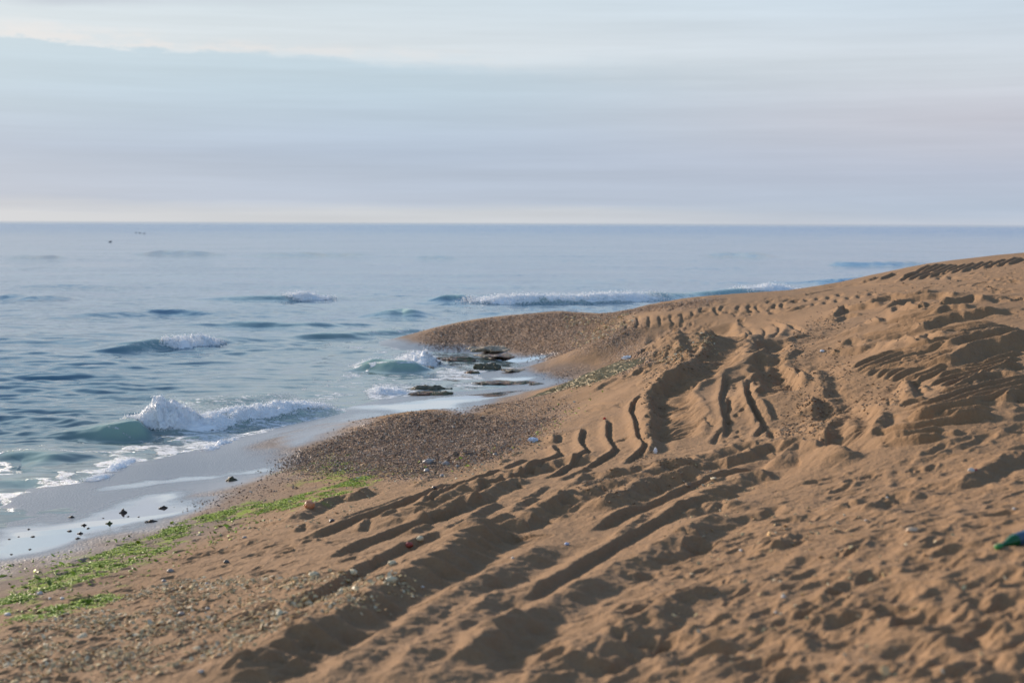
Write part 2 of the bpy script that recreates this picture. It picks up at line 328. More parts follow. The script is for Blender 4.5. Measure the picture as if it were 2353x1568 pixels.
S('B','f',.040,.050,[(960,590),(1150,550),(1350,510),(1500,480)],[(960,650),(1250,600),(1500,560),(1750,500)],[(720,720),(1000,690),(1300,640),(1500,590)],[(700,780),(900,750),(1150,690),(1330,660)],
  [(900,790),(1100,740),(1330,690)],[(1090,790),(1230,765)],[(1330,720),(1500,680),(1750,630),(2060,590)],[(1500,710),(1650,670),(1850,640),(2100,600)],[(1650,700),(1900,665),(2200,620)],
  [(1000,800),(1300,800),(1600,750),(1900,700),(2150,650)],[(1020,830),(1300,830),(1600,780),(1900,740),(2200,690)],[(1100,860),(1350,840),(1650,800),(1850,770)],
  [(1000,530),(1200,500),(1400,470)],[(1050,610),(1300,570),(1480,530)])
S('B','f',.044,.052,[(600,1060),(760,980),(900,930),(1080,890),(1270,880)],[(610,1095),(850,1010),(1050,930),(1250,900),(1450,870)],[(640,1110),(900,1040),(1100,970),(1350,900),(1600,840)],
  [(1090,1000),(1180,980),(1310,960)],[(740,1140),(850,1080),(1000,1050),(1200,1010),(1450,950)],[(830,1170),(1000,1075),(1250,1030),(1500,960),(1700,930)],[(910,1178),(1080,1090),(1250,1050),(1600,975)],
  [(980,1195),(1150,1110),(1350,1050),(1640,1020)],[(1080,1195),(1300,1135),(1500,1060),(1600,1035)],[(1250,1185),(1450,1115),(1560,1065)],[(1690,1040),(1950,990),(2200,920),(2352,890)],
  [(1450,1170),(1600,1110),(1900,1060),(2200,970),(2352,940)],[(1350,1245),(1600,1160),(1900,1090),(2352,990)],[(1470,1250),(1750,1170),(2050,1090),(2352,1020)],[(1600,1270),(1800,1200),(2000,1150)])
S('B','f',.040,.050,[(1080,1450),(1230,1400),(1380,1370)],[(1100,1480),(1400,1410),(1700,1300),(2000,1210),(2352,1150),(2480,1120)],[(1130,1510),(1500,1440),(1850,1320),(2352,1190),(2480,1160)],
  [(1180,1530),(1600,1440),(2000,1320),(2352,1250),(2480,1220)],[(1350,1535),(1800,1420),(2150,1330),(2352,1270)],[(1500,1290),(1650,1270),(1850,1230)])
S('B','r',.06,.06,[(1120,1265),(1180,1240),(1230,1380)],[(1250,1265),(1300,1250),(1370,1280)],[(1480,1270),(1520,1258),(1570,1275)],[(1000,1360),(1010,1450)],[(210,1420),(240,1480),(280,1568)])
# --- E
S('E','r',.17,.16,[(165,895),(215,830),(385,722),(520,735),(640,780),(860,800),(1050,780)])
S('E','r',.11,.09,[(480,225),(515,300),(545,375)],[(610,640),(650,550),(740,400),(760,385)],[(1080,590),(1160,480),(1230,370),(1340,325)],[(1415,150),(1445,60),(1460,210)])
S('E','T',.07,.20,[(600,300),(740,340),(830,420),(890,520),(950,640)])
S('E','g',.05,.04,[(90,490),(95,560),(120,610)],[(575,750),(730,740)],[(1290,190),(1295,270)],[(240,480),(380,520),(500,550)])
S('E','f',.05,.055,[(1250,590),(1500,560),(1850,480)],[(1150,520),(1500,470),(1900,400),(2352,330)],[(1450,375),(1700,345),(2352,210)],[(1250,620),(1600,590),(1850,560)],[(1460,400),(1900,330),(2352,280)],[(1900,410),(2352,350)])
S('E','b',.05,.06,[(560,660),(700,690),(820,730),(950,770)],[(620,620),(780,640),(1000,700),(1150,720)],[(1150,600),(1350,600),(1650,610)])
S('E','r',.06,.07,[(370,390),(420,350),(470,370)],[(500,420),(560,430)],[(1880,540),(2000,490)],[(1820,360),(1920,345)],[(2220,410),(2290,370)])
S('R8','r',.12,.13,[(1900,270),(2050,180),(2200,100),(2352,20)])
S('R8','r',.09,.10,[(1250,430),(1400,360),(1500,330),(1700,325)],[(1100,430),(1180,380),(1230,400)],[(220,430),(330,370),(420,400)],[(0,720),(100,640),(250,600)],[(660,690),(780,620),(860,600)])

# ---- trampled sand: dents with soft rims
def dents(n, poly_sheet, poly, rmin, rmax, dmin, dmax, seed):
    g = np.random.default_rng(seed)
    pd = toD(poly_sheet, poly)
    c0, c1 = pd.min(0), pd.max(0)
    q = np.stack([g.uniform(c0[0], c1[0], n * 3), g.uniform(c0[1], c1[1], n * 3)], 1)
    q = q[inpoly(pd, q[:, 0], q[:, 1])][:n]
    w = hit(q)
    for i in range(len(w)):
        rad = g.uniform(rmin, rmax); dep = g.uniform(dmin, dmax); asp = g.uniform(.35, .8); ang = g.normal(.35, .5)
        m = 2.4 * rad
        a, b = window(w[i, 0] - m, w[i, 0] + m, w[i, 1] - m, w[i, 1] + m)
        x = X[a, b] - w[i, 0]; y = Y[a, b] - w[i, 1]
        u = (x * math.cos(ang) + y * math.sin(ang)) / rad; v = (-x * math.sin(ang) + y * math.cos(ang)) / (rad * asp)
        d = np.hypot(u, v) * (1 + .35 * pn(X[a, b] / rad * .9, Y[a, b] / rad * .9, i % 11))
        H[a, b] += dep * (-np.exp(-d ** 3) + .45 * np.exp(-((d - 1.3) / .35) ** 2))
FORE = [(1120,1568),(1330,1420),(1560,1260),(1740,1150),(1830,1105),(2060,1060),(2352,960),(3300,900),(3300,1568)]
dents(400, 'D', [(2352,610),(3300,540),(3300,900),(2352,960)], .06, .17, .008, .03, 9); dents(1300, 'D', FORE, .06, .16, .005, .016, 1); dents(450, 'D', FORE, .025, .06, .004, .010, 7)
dents(420, 'D', [(0,1360),(250,1260),(480,1190),(640,1210),(850,1260),(960,1330),(650,1568),(0,1568)], .03, .09, .005, .018, 2)
dents(160, 'D', [(1540,740),(1640,740),(1640,830),(1480,860),(1420,880),(1450,830)], .05, .10, .010, .03, 3)
dents(140, 'D', [(1500,690),(1950,655),(2352,600),(2352,690),(2150,660),(1900,700),(1700,740),(1500,720)], .06, .16, .012, .035, 4)

H0 = H.copy()
# ---- soft masks used for shape and material
film = polymask('D', [(0,1286),(57,1276),(143,1254),(243,1225),(343,1199),(414,1182),(432,1151),(400,1131),(314,1148),(200,1182),(86,1208),(0,1216)], .30, .28, .7)
film = np.maximum(film, polymask('D', [(806,940),(892,943),(1058,946),(1078,938),(1058,926),(1164,909),(1235,892),(1149,898),(1021,912),(892,926),(806,934)], .25, .15, .8))
film = np.maximum(film, polymask('D', [(1064,835),(1149,838),(1235,823),(1275,813),(1206,818),(1092,826)], .25, .2, .8))
film = np.maximum(film, polymask('D', [(1130,868),(1249,860),(1235,872),(1160,880)], .25, .2, .8))
film = np.maximum(film, .8 * polymask('D', [(229,1124),(420,1104),(610,1082),(640,1068),(600,1078),(420,1097),(240,1117)], .16, .2, .5))
film = np.maximum(film, .6 * polymask('D', [(640,1000),(800,955),(920,935),(900,950),(760,1000),(660,1030)], .3, .3, .8))
weed = np.zeros_like(X)
for _p in ([(-20,1378),(80,1328),(230,1272),(330,1238),(420,1198),(440,1210),(385,1262),(250,1318),(110,1358),(-10,1412)], [(440,1190),(530,1165),(640,1144),(760,1118),(850,1086),(862,1106),(770,1142),(650,1174),(530,1192),(460,1200)],
           [(-20,1440),(60,1412),(250,1362),(280,1376),(120,1420),(0,1440)]): weed = np.maximum(weed, polymask('D', _p, .22, .40, .35))
weed = weed * sstep(-.05, .5, fbm(X / .22, Y / .22, 4, 57, .6))
weed = np.maximum(weed, .75 * polymask('D', [(690,1068),(760,1045),(850,1075),(890,1085),(800,1108),(720,1100)], .3, .5, .4) * sstep(-.1, .4, fbm(X / .2, Y / .2, 4, 58, .6)))
gravel = polymask('D', [(660,1048),(760,1012),(870,967),(930,951),(1100,955),(1250,965),(1230,1000),(1100,1060),(1000,1082),(900,1088),(800,1075),(690,1078)], .55, .55, .7)
gravel = np.maximum(gravel, polymask('D', [(965,772),(1000,755),(1100,733),(1300,716),(1500,700),(1650,686),(1600,704),(1440,718),(1400,740),(1480,772),(1440,790),(1350,800),(1200,806),(1100,803),(1000,803)], .7, .7, 1.2))
gravel = np.maximum(gravel, .7 * polymask('D', [(1240,852),(1330,840),(1480,815),(1500,830),(1430,850),(1300,872)], .3, .4, .7))
gravel = np.maximum(gravel, .6 * polymask('D', [(1080,945),(1180,915),(1260,905),(1300,940),(1250,965)], .3, .4, .7))
chop = polymask('D', FORE, .8, .4, 1)
chop = np.maximum(chop, .6 * polymask('D', [(0,1340),(250,1250),(480,1190),(700,1230),(960,1330),(650,1568),(0,1568)], .5, .3, .8))
lump = np.maximum(polymask('B', [(0,700),(240,560),(430,520),(560,640),(440,760),(560,960),(600,1080),(760,1150),(1130,1230),(1220,1330),(1100,1480),(700,1500),(0,1400),(-300,900)], .3, .3, .5),
                  polymask('E', [(180,400),(480,230),(640,380),(700,420),(600,640),(150,600)], .2, .2, .4))
lump = np.maximum(lump, .9 * polymask('A', [(820,520),(1240,470),(1280,760),(900,870),(640,900),(700,720)], .4, .3, .6))

# waterline damp band
hgt = ZB + 0 * H
damp = 1 - sstep(.16, .40, hgt + .06 * fbm(X / 1.1, Y / 1.1, 3, 2))
wet = 1 - sstep(.08, .17, hgt + .03 * fbm(X / .9, Y / .9, 3, 4))
wet = np.maximum(wet, film)

calm = 1 - np.clip(np.maximum(wet, .55 * damp), 0, 1)
lod = lambda wl: sstep(.35, 1.0, wl / (R * R / 2300))      # fade what the mesh cannot carry
H += calm * (.010 * fbm(X / .9, Y / .9, 3, 21) + .0045 * fbm(X / .16, Y / .16, 2, 23) * lod(.16) + .0035 * fbm(X / .05, Y / .05, 2, 25) * lod(.07))
H += chop * .55 * (.013 * fbm(X / .40, Y / .40, 3, 31) - .014 * np.maximum(0, fbm(X / .19, Y / .19, 2, 33) - .15) + .004 * fbm(X / .07, Y / .07, 2, 35))
H += .5 * lump * (.020 * fbm(X / .22, Y / .22, 2, 41) + .016 * np.maximum(fbm(X / .09, Y / .09, 2, 43), 0))
H += gravel * (.012 * fbm(X / .25, Y / .25, 2, 51) + .010 * pn(X / .07, Y / .07, 52))
_fl = 1
_g = np.gradient(H0, axis=0) / np.maximum(np.gradient(X, axis=0), 1e-3); crumb = sstep(.15, .6, np.abs(_g)) * calm
H += .6 * crumb * (.007 * fbm(X / .10, Y / .10, 3, 27, .6) + .004 * np.abs(pn(X / .035, Y / .035, 28)))
H += HF
H *= (1 - .97 * film) * (1 - .75 * wet * (1 - film))
Z = ZB + H

def surf(x, y): return bil(Z, th, rr, np.asarray(x, float), np.asarray(y, float))

# ------------------------------------------------------------------ node helpers
def lin(c):
    c = [v / 255 for v in c]
    return tuple(v / 12.92 if v <= .04045 else ((v + .055) / 1.055) ** 2.4 for v in c)

class NT_:
    def __init__(self, tree): self.t = tree; self.n = tree.nodes; self.l = tree.links
    def add(self, ty, **kw):
        o = self.n.new(ty)
        for k, v in kw.items(): setattr(o, k, v)
        return o
    def link(self, a, b): self.l.new(a, b)
    def math(self, op, a, b=None, c=None, clamp=False):
        m = self.add('ShaderNodeMath', operation=op, use_clamp=clamp)
        for i, v in enumerate((a, b, c)):
            if v is None: continue
            if isinstance(v, (int, float)): m.inputs[i].default_value = v
            else: self.link(v, m.inputs[i])
        return m.outputs[0]
    def sstep(self, x, a, b):
        m = self.add('ShaderNodeMapRange', interpolation_type='SMOOTHSTEP')
        for i, v in zip((0, 1, 2), (x, a, b)):
            if isinstance(v, (int, float)): m.inputs[i].default_value = v
            else: self.link(v, m.inputs[i])
        return m.outputs[0]
    def mix(self, f, a, b):
        m = self.add('ShaderNodeMix', data_type='RGBA')
        for s, v in (('Factor_Float', f), ('A_Color', a), ('B_Color', b)):
            inp = [i for i in m.inputs if i.identifier == s][0]
            if isinstance(v, (int, float)): inp.default_value = v
            elif isinstance(v, tuple): inp.default_value = (*v[:3], 1)
            else: self.link(v, inp)
        return [o for o in m.outputs if o.identifier == 'Result_Color'][0]
    def noise(self, vec, scale, detail=3, rough=.5):
        n = self.add('ShaderNodeTexNoise'); n.inputs['Scale'].default_value = scale; n.inputs['Detail'].default_value = detail; n.inputs['Roughness'].default_value = rough
        if vec is not None: self.link(vec, n.inputs['Vector'])
        return n.outputs['Fac']
    def ramp(self, fac, stops):
        r = self.add('ShaderNodeValToRGB'); e = r.color_ramp.elements
        while len(e) < len(stops): e.new(.5)
        for k, (p, c) in zip(e, stops): k.position = p; k.color = (*c[:3], 1)
        self.link(fac, r.inputs[0]); return r.outputs[0]
    def attr(self, name): return self.add('ShaderNodeAttribute', attribute_name=name)

def material(name):
    m = bpy.data.materials.new(name); m.use_nodes = True
    g = NT_(m.node_tree); b = g.n['Principled BSDF']
    return m, g, b

def simple(name, c, rough=.6, var=.25, scale=8, trans=0, bump=0):
    m, g, b = material(name)
    tc = g.add('ShaderNodeTexCoord')
    f = g.noise(tc.outputs['Object'], scale, 4, .6)
    g.link(g.mix(f, tuple(v * (1 - var) for v in c), tuple(min(1, v * (1 + var)) for v in c)), b.inputs['Base Color'])
    b.inputs['Roughness'].default_value = rough
    if trans: b.inputs['Transmission Weight'].default_value = trans
    if bump:
        bm = g.add('ShaderNodeBump'); bm.inputs['Strength'].default_value = .6; bm.inputs['Distance'].default_value = bump
        g.link(g.noise(tc.outputs['Object'], scale * 4, 4), bm.inputs['Height']); g.link(bm.outputs[0], b.inputs['Normal'])
    return m

# ------------------------------------------------------------------ mesh helpers
def mesh_np(name, v, faces, mat, smooth=True, attrs=None, colors=None):
    """faces: (n,3) or (n,4) int array"""
    me = bpy.data.meshes.new(name)
    nf, k = faces.shape
    me.vertices.add(len(v)); me.vertices.foreach_set('co', np.ascontiguousarray(v, np.float32).ravel())
    me.loops.add(nf * k); me.loops.foreach_set('vertex_index', np.ascontiguousarray(faces, np.int32).ravel())
    me.polygons.add(nf); me.polygons.foreach_set('loop_start', np.arange(0, nf * k, k, dtype=np.int32))
    me.polygons.foreach_set('loop_total', np.full(nf, k, np.int32))
    me.polygons.foreach_set('use_smooth', np.full(nf, smooth))
    for an, av in (attrs or {}).items():
        at = me.attributes.new(an, 'FLOAT', 'POINT'); at.data.foreach_set('value', np.ascontiguousarray(av, np.float32).ravel())
    if colors is not None:
        at = me.color_attributes.new('tint', 'FLOAT_COLOR', 'POINT')
        c4 = np.ones((len(v), 4), np.float32); c4[:, :3] = colors; at.data.foreach_set('color', c4.ravel())
    me.update(); me.validate()
    if mat: me.materials.append(mat)
    return me

def link(name, me, parent=None, **props):
    o = bpy.data.objects.new(name, me); col.objects.link(o)
    if parent: o.parent = parent
    for k, v in props.items(): o[k] = v
    return o

def grid_faces(na, nb, keep=None):
    i = np.arange(na * nb).reshape(na, nb)
    f = np.stack([i[:-1, :-1], i[:-1, 1:], i[1:, 1:], i[1:, :-1]], -1).reshape(-1, 4)
    if keep is not None: f = f[keep[:-1, :-1].ravel() | keep[1:, 1:].ravel()]
    return f

def compact(v, f, *arrs):
    used = np.unique(f); mp = np.full(len(v), -1); mp[used] = np.arange(len(used))
    return (v[used], mp[f]) + tuple(a[used] for a in arrs)

def ico(sub=1):
    t = (1 + 5 ** .5) / 2
    v = [(-1,t,0),(1,t,0),(-1,-t,0),(1,-t,0),(0,-1,t),(0,1,t),(0,-1,-t),(0,1,-t),(t,0,-1),(t,0,1),(-t,0,-1),(-t,0,1)]
    f = [(0,11,5),(0,5,1),(0,1,7),(0,7,10),(0,10,11),(1,5,9),(5,11,4),(11,10,2),(10,7,6),(7,1,8),(3,9,4),(3,4,2),(3,2,6),(3,6,8),(3,8,9),(4,9,5),(2,4,11),(6,2,10),(8,6,7),(9,8,1)]
    v = [np.array(p) / np.linalg.norm(p) for p in v]
    for _ in range(sub):
        c = {}; nf = []
        def mid(a, b):
            k = (min(a, b), max(a, b))
            if k not in c: p = v[a] + v[b]; v.append(p / np.linalg.norm(p)); c[k] = len(v) - 1
            return c[k]
        for a, b, d in f:
            x, y, z = mid(a, b), mid(b, d), mid(d, a); nf += [(a,x,z),(b,y,x),(d,z,y),(x,y,z)]
        f = nf
    return np.array(v), np.array(f)

def rotm(n, g, tilt=.4):
    az = g.uniform(0, 2 * math.pi, n); tx = g.normal(0, tilt, n); ty = g.normal(0, tilt, n)
    ca, sa = np.cos(az), np.sin(az); cx, sx = np.cos(tx), np.sin(tx); cy, sy = np.cos(ty), np.sin(ty); o = np.zeros(n); i = np.ones(n)
    Rz = np.stack([np.stack([ca, -sa, o], 1), np.stack([sa, ca, o], 1), np.stack([o, o, i], 1)], 1)
    Rx = np.stack([np.stack([i, o, o], 1), np.stack([o, cx, -sx], 1), np.stack([o, sx, cx], 1)], 1)
    Ry = np.stack([np.stack([cy, o, sy], 1), np.stack([o, i, o], 1), np.stack([-sy, o, cy], 1)], 1)
    return Rx @ Ry @ Rz

def scatter(pos, scale, bases, g, tilt=.4):
    """many small solids in one mesh: returns vertices, faces, piece index"""
    V, Fc, I = [], [], []; off = 0
    which = g.integers(0, len(bases), len(pos))
    Rm = rotm(len(pos), g, tilt)
    for k, (bv, bf) in enumerate(bases):
        ids = np.where(which == k)[0]
        if not len(ids): continue
        vv = bv[None] * scale[ids][:, None, :]
        vv = np.einsum('nij,nkj->nki', Rm[ids], vv) + pos[ids][:, None, :]
        V.append(vv.reshape(-1, 3))
        Fc.append((bf[None] + (np.arange(len(ids)) * len(bv))[:, None, None] + off).reshape(-1, 3))
        I.append(np.repeat(ids, len(bv))); off += len(ids) * len(bv)
    return np.vstack(V), np.vstack(Fc), np.concatenate(I)

def lumpy(sub, g, amt, sq=(1, 1, 1)):
    v, f = ico(sub)
    v = v * (1 + amt * g.uniform(-1, 1, (len(v), 1)))
    return v * np.array(sq), f

# ------------------------------------------------------------------ world: hazy morning sky with a low cloud bank
world = bpy.data.worlds.new('World'); scene.world = world; world.use_nodes = True
g = NT_(world.node_tree); g.n.clear()
tc = g.add('ShaderNodeTexCoord'); sx = g.add('ShaderNodeSeparateXYZ'); g.link(tc.outputs['Generated'], sx.inputs[0])
el = g.math('MULTIPLY', g.math('ARCSINE', sx.outputs[2]), 57.2958)
az = g.math('MULTIPLY', g.math('ARCTAN2', sx.outputs[0], sx.outputs[1]), 57.2958)
def skyvec(sa, se, off=0):
    c = g.add('ShaderNodeCombineXYZ'); g.link(g.math('MULTIPLY', az, sa), c.inputs[0]); g.link(g.math('MULTIPLY', el, se), c.inputs[1]); c.inputs[2].default_value = off
    return c.outputs[0]
n1 = g.noise(skyvec(.10, .35, 3.1), 1.0, 6, .55)
n2 = g.noise(skyvec(.045, .5, 7.7), 1.0, 5, .55)
n3 = g.noise(skyvec(.5, 1.6, 1.3), 1.0, 5, .6)
edge = g.math('ADD', g.math('MULTIPLY_ADD', az, -.036, 6.15), g.math('ADD', g.math('MULTIPLY', g.math('SUBTRACT', n1, .5), 1.3), g.math('MULTIPLY', g.math('SUBTRACT', n3, .5), .95)))
soft = g.math('MULTIPLY_ADD', g.sstep(az, -16.0, 14.0), 1.5, .10)
above = g.sstep(el, g.math('SUBTRACT', edge, g.math('MULTIPLY', soft, .6)), g.math('ADD', edge, soft))
elw = g.math('ADD', el, g.math('MULTIPLY', g.math('SUBTRACT', n2, .5), 1.6))
L = lin
body = g.ramp(g.math('DIVIDE', elw, 8.0), [(0, L((209,213,218))), (.045, L((206,211,217))), (.11, L((184,196,213))), (.35, L((178,194,215))), (.62, L((187,206,221))), (.85, L((194,212,224)))])
bodyR = g.ramp(g.math('DIVIDE', elw, 8.0), [(0, L((195,203,216))), (.07, L((182,195,213))), (.25, L((184,193,211))), (.5, L((199,201,213))), (.8, L((207,214,223)))])
body = g.mix(g.sstep(az, -6.0, 20.0), body, bodyR)
upper = g.ramp(g.math('DIVIDE', el, 60.0), [(0, L((217,224,229))), (.11, L((216,224,230))), (.155, L((208,222,231))), (.23, L((214,236,251))), (.36, L((198,226,248))), (.55, L((158,188,222))), (1, L((122,150,190)))])
upperR = g.ramp(g.math('DIVIDE', el, 60.0), [(0, L((210,218,226))), (.11, L((208,217,227))), (.155, L((200,216,230))), (.22, L((168,205,243))), (.36, L((142,190,240))), (.55, L((130,168,216))), (1, L((122,150,190)))])
upper = g.mix(g.sstep(az, -14.0, 24.0), upper, upperR)
wisp = g.math('MULTIPLY', g.sstep(g.math('ADD', el, g.math('MULTIPLY', n1, 2.0)), 8.9, 9.7), g.sstep(g.math('MULTIPLY', az, -1.0), 6.0, 17.0))
wisp = g.math('MULTIPLY', wisp, g.sstep(g.math('MULTIPLY', el, -1.0), -16.0, -11.0))
upper = g.mix(g.math('MULTIPLY', wisp, .8), upper, L((186,195,209)))
rim = g.math('MULTIPLY', g.math('MULTIPLY', g.sstep(el, edge, g.math('ADD', edge, .12)), g.sstep(g.math('SUBTRACT', g.math('ADD', edge, .8), el), 0.0, .7)), g.math('MULTIPLY', g.sstep(n3, .38, .56), g.sstep(g.math('MULTIPLY', az, -1.0), -6.0, 4.0)))
upper = g.mix(g.math('MULTIPLY', rim, .85), upper, L((228,227,228)))
cloud = g.mix(above, body, upper)
streak = g.math('MULTIPLY', g.math('SUBTRACT', g.noise(skyvec(.06, 1.3, 4.2), 1.0, 6, .6), .5), .30)
hs = g.add('ShaderNodeHueSaturation'); g.link(cloud, hs.inputs['Color']); g.link(g.math('ADD', streak, 1.0), hs.inputs['Value'])
sky = g.add('ShaderNodeTexSky', sky_type='NISHITA', sun_disc=False)
sky.sun_elevation = SUN_EL; sky.sun_rotation = -SUN_AZ; sky.air_density = 1.2; sky.dust_density = 2.0
b1 = g.add('ShaderNodeBackground'); g.link(sky.outputs[0], b1.inputs[0]); b1.inputs[1].default_value = .08
b2 = g.add('ShaderNodeBackground'); g.link(hs.outputs[0], b2.inputs[0]); g.link(g.math('MULTIPLY', g.math('MULTIPLY_ADD', g.sstep(g.math('ABSOLUTE', g.math('ADD', az, 25.0)), 60.0, 150.0), -.02, 1.0), 1.0 / EK), b2.inputs[1])
mx = g.add('ShaderNodeMixShader'); mx.inputs[0].default_value = .96
g.link(b1.outputs[0], mx.inputs[1]); g.link(b2.outputs[0], mx.inputs[2])
out = g.add('ShaderNodeOutputWorld'); g.link(mx.outputs[0], out.inputs[0])

sl = bpy.data.lights.new('sun', 'SUN'); sl.energy = 4.1; sl.angle = math.radians(5); sl.color = (1, .84, .68)
so = bpy.data.objects.new('sun', sl); col.objects.link(so)
from mathutils import Vector, Matrix
dirv = Vector((SD[0] * math.cos(SUN_EL), SD[1] * math.cos(SUN_EL), -math.sin(SUN_EL)))
so.rotation_euler = dirv.to_track_quat('-Z', 'Y').to_euler()

# ------------------------------------------------------------------ sand
m_sand, g, b = material('sand')
tc = g.add('ShaderNodeTexCoord'); ob = tc.outputs['Object']
aw, ad, af, ag, al = (g.attr(k).outputs['Fac'] for k in ('wet', 'damp', 'film', 'gravel', 'weed'))
big = g.noise(ob, .8, 4); fine = g.noise(ob, 45, 4, .7); speck = g.noise(ob, 160, 2, .6); mid = g.noise(ob, 5, 4, .6)
dry = g.mix(big, (.238, .140, .070), (.285, .171, .090))
dry = g.mix(g.math('MULTIPLY', mid, .5), dry, (.245, .165, .108))
dry = g.mix(g.sstep(fine, .55, .8), dry, (.155, .098, .058))
dry = g.mix(g.math('MULTIPLY', g.sstep(speck, .62, .75), .5), dry, (.36, .28, .22))
dmp = g.mix(g.sstep(fine, .3, .7), (.165, .122, .095), (.215, .163, .13))
c = g.mix(ad, dry, dmp)
vor = g.add('ShaderNodeTexVoronoi'); vor.inputs['Scale'].default_value = 42; g.link(ob, vor.inputs['Vector'])
gcol = g.ramp(vor.outputs['Color'], [(0, (.06, .045, .04)), (.25, (.20, .13, .085)), (.5, (.32, .21, .13)), (.7, (.16, .12, .11)), (.88, (.42, .32, .24)), (1, (.6, .52, .46))])
c = g.mix(ag, c, gcol)
c = g.mix(g.math('MULTIPLY', al, g.sstep(g.noise(ob, 26, 4, .65), .30, .52)), c, g.mix(g.noise(ob, 60, 3), (.10, .17, .012), (.30, .38, .035)))
wetc = g.mix(g.sstep(g.noise(ob, 30, 3, .7), .35, .65), (.060, .050, .048), (.135, .112, .108))
wetc = g.mix(.22, wetc, g.mix(.5, gcol, (.06, .05, .05)))
c = g.mix(aw, c, wetc)
g.link(c, b.inputs['Base Color'])
rg = g.math('MULTIPLY_ADD', aw, -.62, .95); rg = g.math('SUBTRACT', rg, g.math('MULTIPLY', af, .29))
g.link(rg, b.inputs['Roughness'])
g.link(g.math('MULTIPLY_ADD', aw, .35, .15), b.inputs['Specular IOR Level'])
bh = g.math('ADD', g.math('MULTIPLY', fine, .6), g.math('ADD', g.math('MULTIPLY', mid, 1.2), g.math('MULTIPLY', vor.outputs['Distance'], g.math('MULTIPLY', g.math('MAXIMUM', ag, aw), 2.0))))
bp = g.add('ShaderNodeBump'); bp.inputs['Distance'].default_value = .02
g.link(g.math('MULTIPLY', g.math('SUBTRACT', 1.0, af), g.math('MULTIPLY_ADD', aw, -.68, .9)), bp.inputs['Strength']); g.link(bh, bp.inputs['Height']); g.link(bp.outputs[0], b.inputs['Normal'])
# water film lying on the sand
gl = g.add('ShaderNodeBsdfGlossy'); gl.inputs['Roughness'].default_value = .06; gl.inputs['Color'].default_value = (.95, .96, 1, 1)
lw = g.add('ShaderNodeLayerWeight'); lw.inputs['Blend'].default_value = .5
g.link(bp.outputs[0], gl.inputs['Normal']); g.link(g.math('MULTIPLY_ADD', af, -.22, .28), gl.inputs['Roughness'])
ms = g.add('ShaderNodeMixShader'); g.link(g.math('MULTIPLY', g.math('MAXIMUM', g.math('MULTIPLY', af, .85), g.math('MULTIPLY', aw, .32)), lw.outputs['Facing']), ms.inputs[0])
g.link(b.outputs[0], ms.inputs[1]); g.link(gl.outputs[0], ms.inputs[2]); g.link(ms.outputs[0], g.n['Material Output'].inputs[0])

v = np.stack([X, Y, Z], -1).reshape(-1, 3)
keep = Z > -.6
f = grid_faces(len(th), len(rr), keep)
v2, f2, a1, a2, a3, a4, a5 = compact(v, f, wet.ravel(), damp.ravel(), film.ravel(), gravel.ravel(), weed.ravel())
sand = link('beach', mesh_np('beach', v2, f2[:, ::-1], m_sand, True, dict(wet=a1, damp=a2, film=a3, gravel=a4, weed=a5)), kind='structure')

# ------------------------------------------------------------------ sea
wt = np.radians(np.concatenate([np.linspace(-80, -22.3, 40, endpoint=False), np.linspace(-22.3, 22.3, 1100), np.linspace(22.3, 70, 41)[1:]]))
_uu = np.linspace(1 / 9.0, 1 / 150, 3000); _wt = np.interp(1 / _uu, [9, 12, 15, 45, 90, 150], [.5, .8, 1.4, 1.4, .9, .7]); _cw = np.concatenate([[0], np.cumsum((_wt[1:] + _wt[:-1]) / 2)])
_wd = 1 / np.interp(np.linspace(0, _cw[-1], 1300), _cw, _uu)
wr = np.concatenate([_wd, np.exp(np.linspace(math.log(150), math.log(9000), 170))[1:]])
WT, WR = np.meshgrid(wt, wr, indexing='ij')
WX, WY = WR * np.sin(WT), WR * np.cos(WT)
wb = base(WX, WY)
depth = np.where(WR > 75, 2.0, -wb)
WZ = np.zeros_like(WX); FO = np.zeros_like(WX); GR = np.zeros_like(WX)
deep = sstep(.0, .35, depth)
dr = .55 * WR * WR / (3 * 1420.0)
def oct_(wl, amp, ex, seed, rot=0.0):
    cr, sr = math.cos(rot), math.sin(rot)
    xr = WX * cr + WY * sr; yr = -WX * sr + WY * cr
    k = sstep(.8, 2.5, wl / np.maximum(dr, 1e-3))
    return amp * k * pn(xr / (wl * ex), yr / wl, seed)
gust = .55 + .7 * sstep(-.25, .5, fbm(WX / 9, WY / 5, 3, 61)) 
shal = .35 + .65 * deep
WZ += shal * (oct_(9.0, .07, 5.0, 60, .06) + oct_(5.0, .03, 5.0, 62, .1) + 1.0 * gust * (oct_(2.4, .026, 3.0, 63, .05) + oct_(1.1, .036, 2.2, 64, -.15) + oct_(.55, .034, 2.2, 65, .1) + oct_(.27, .022, 1.9, 66) + oct_(.14, .010, 1.6, 67)))
# ripples seen far off, long and low
far = sstep(40, 110, WR)
WZ += far * (.05 * pn(WX / 40, WY / 7, 68) + .10 * sstep(150, 400, WR) * pn(WX / 60, WY / 16, 69))

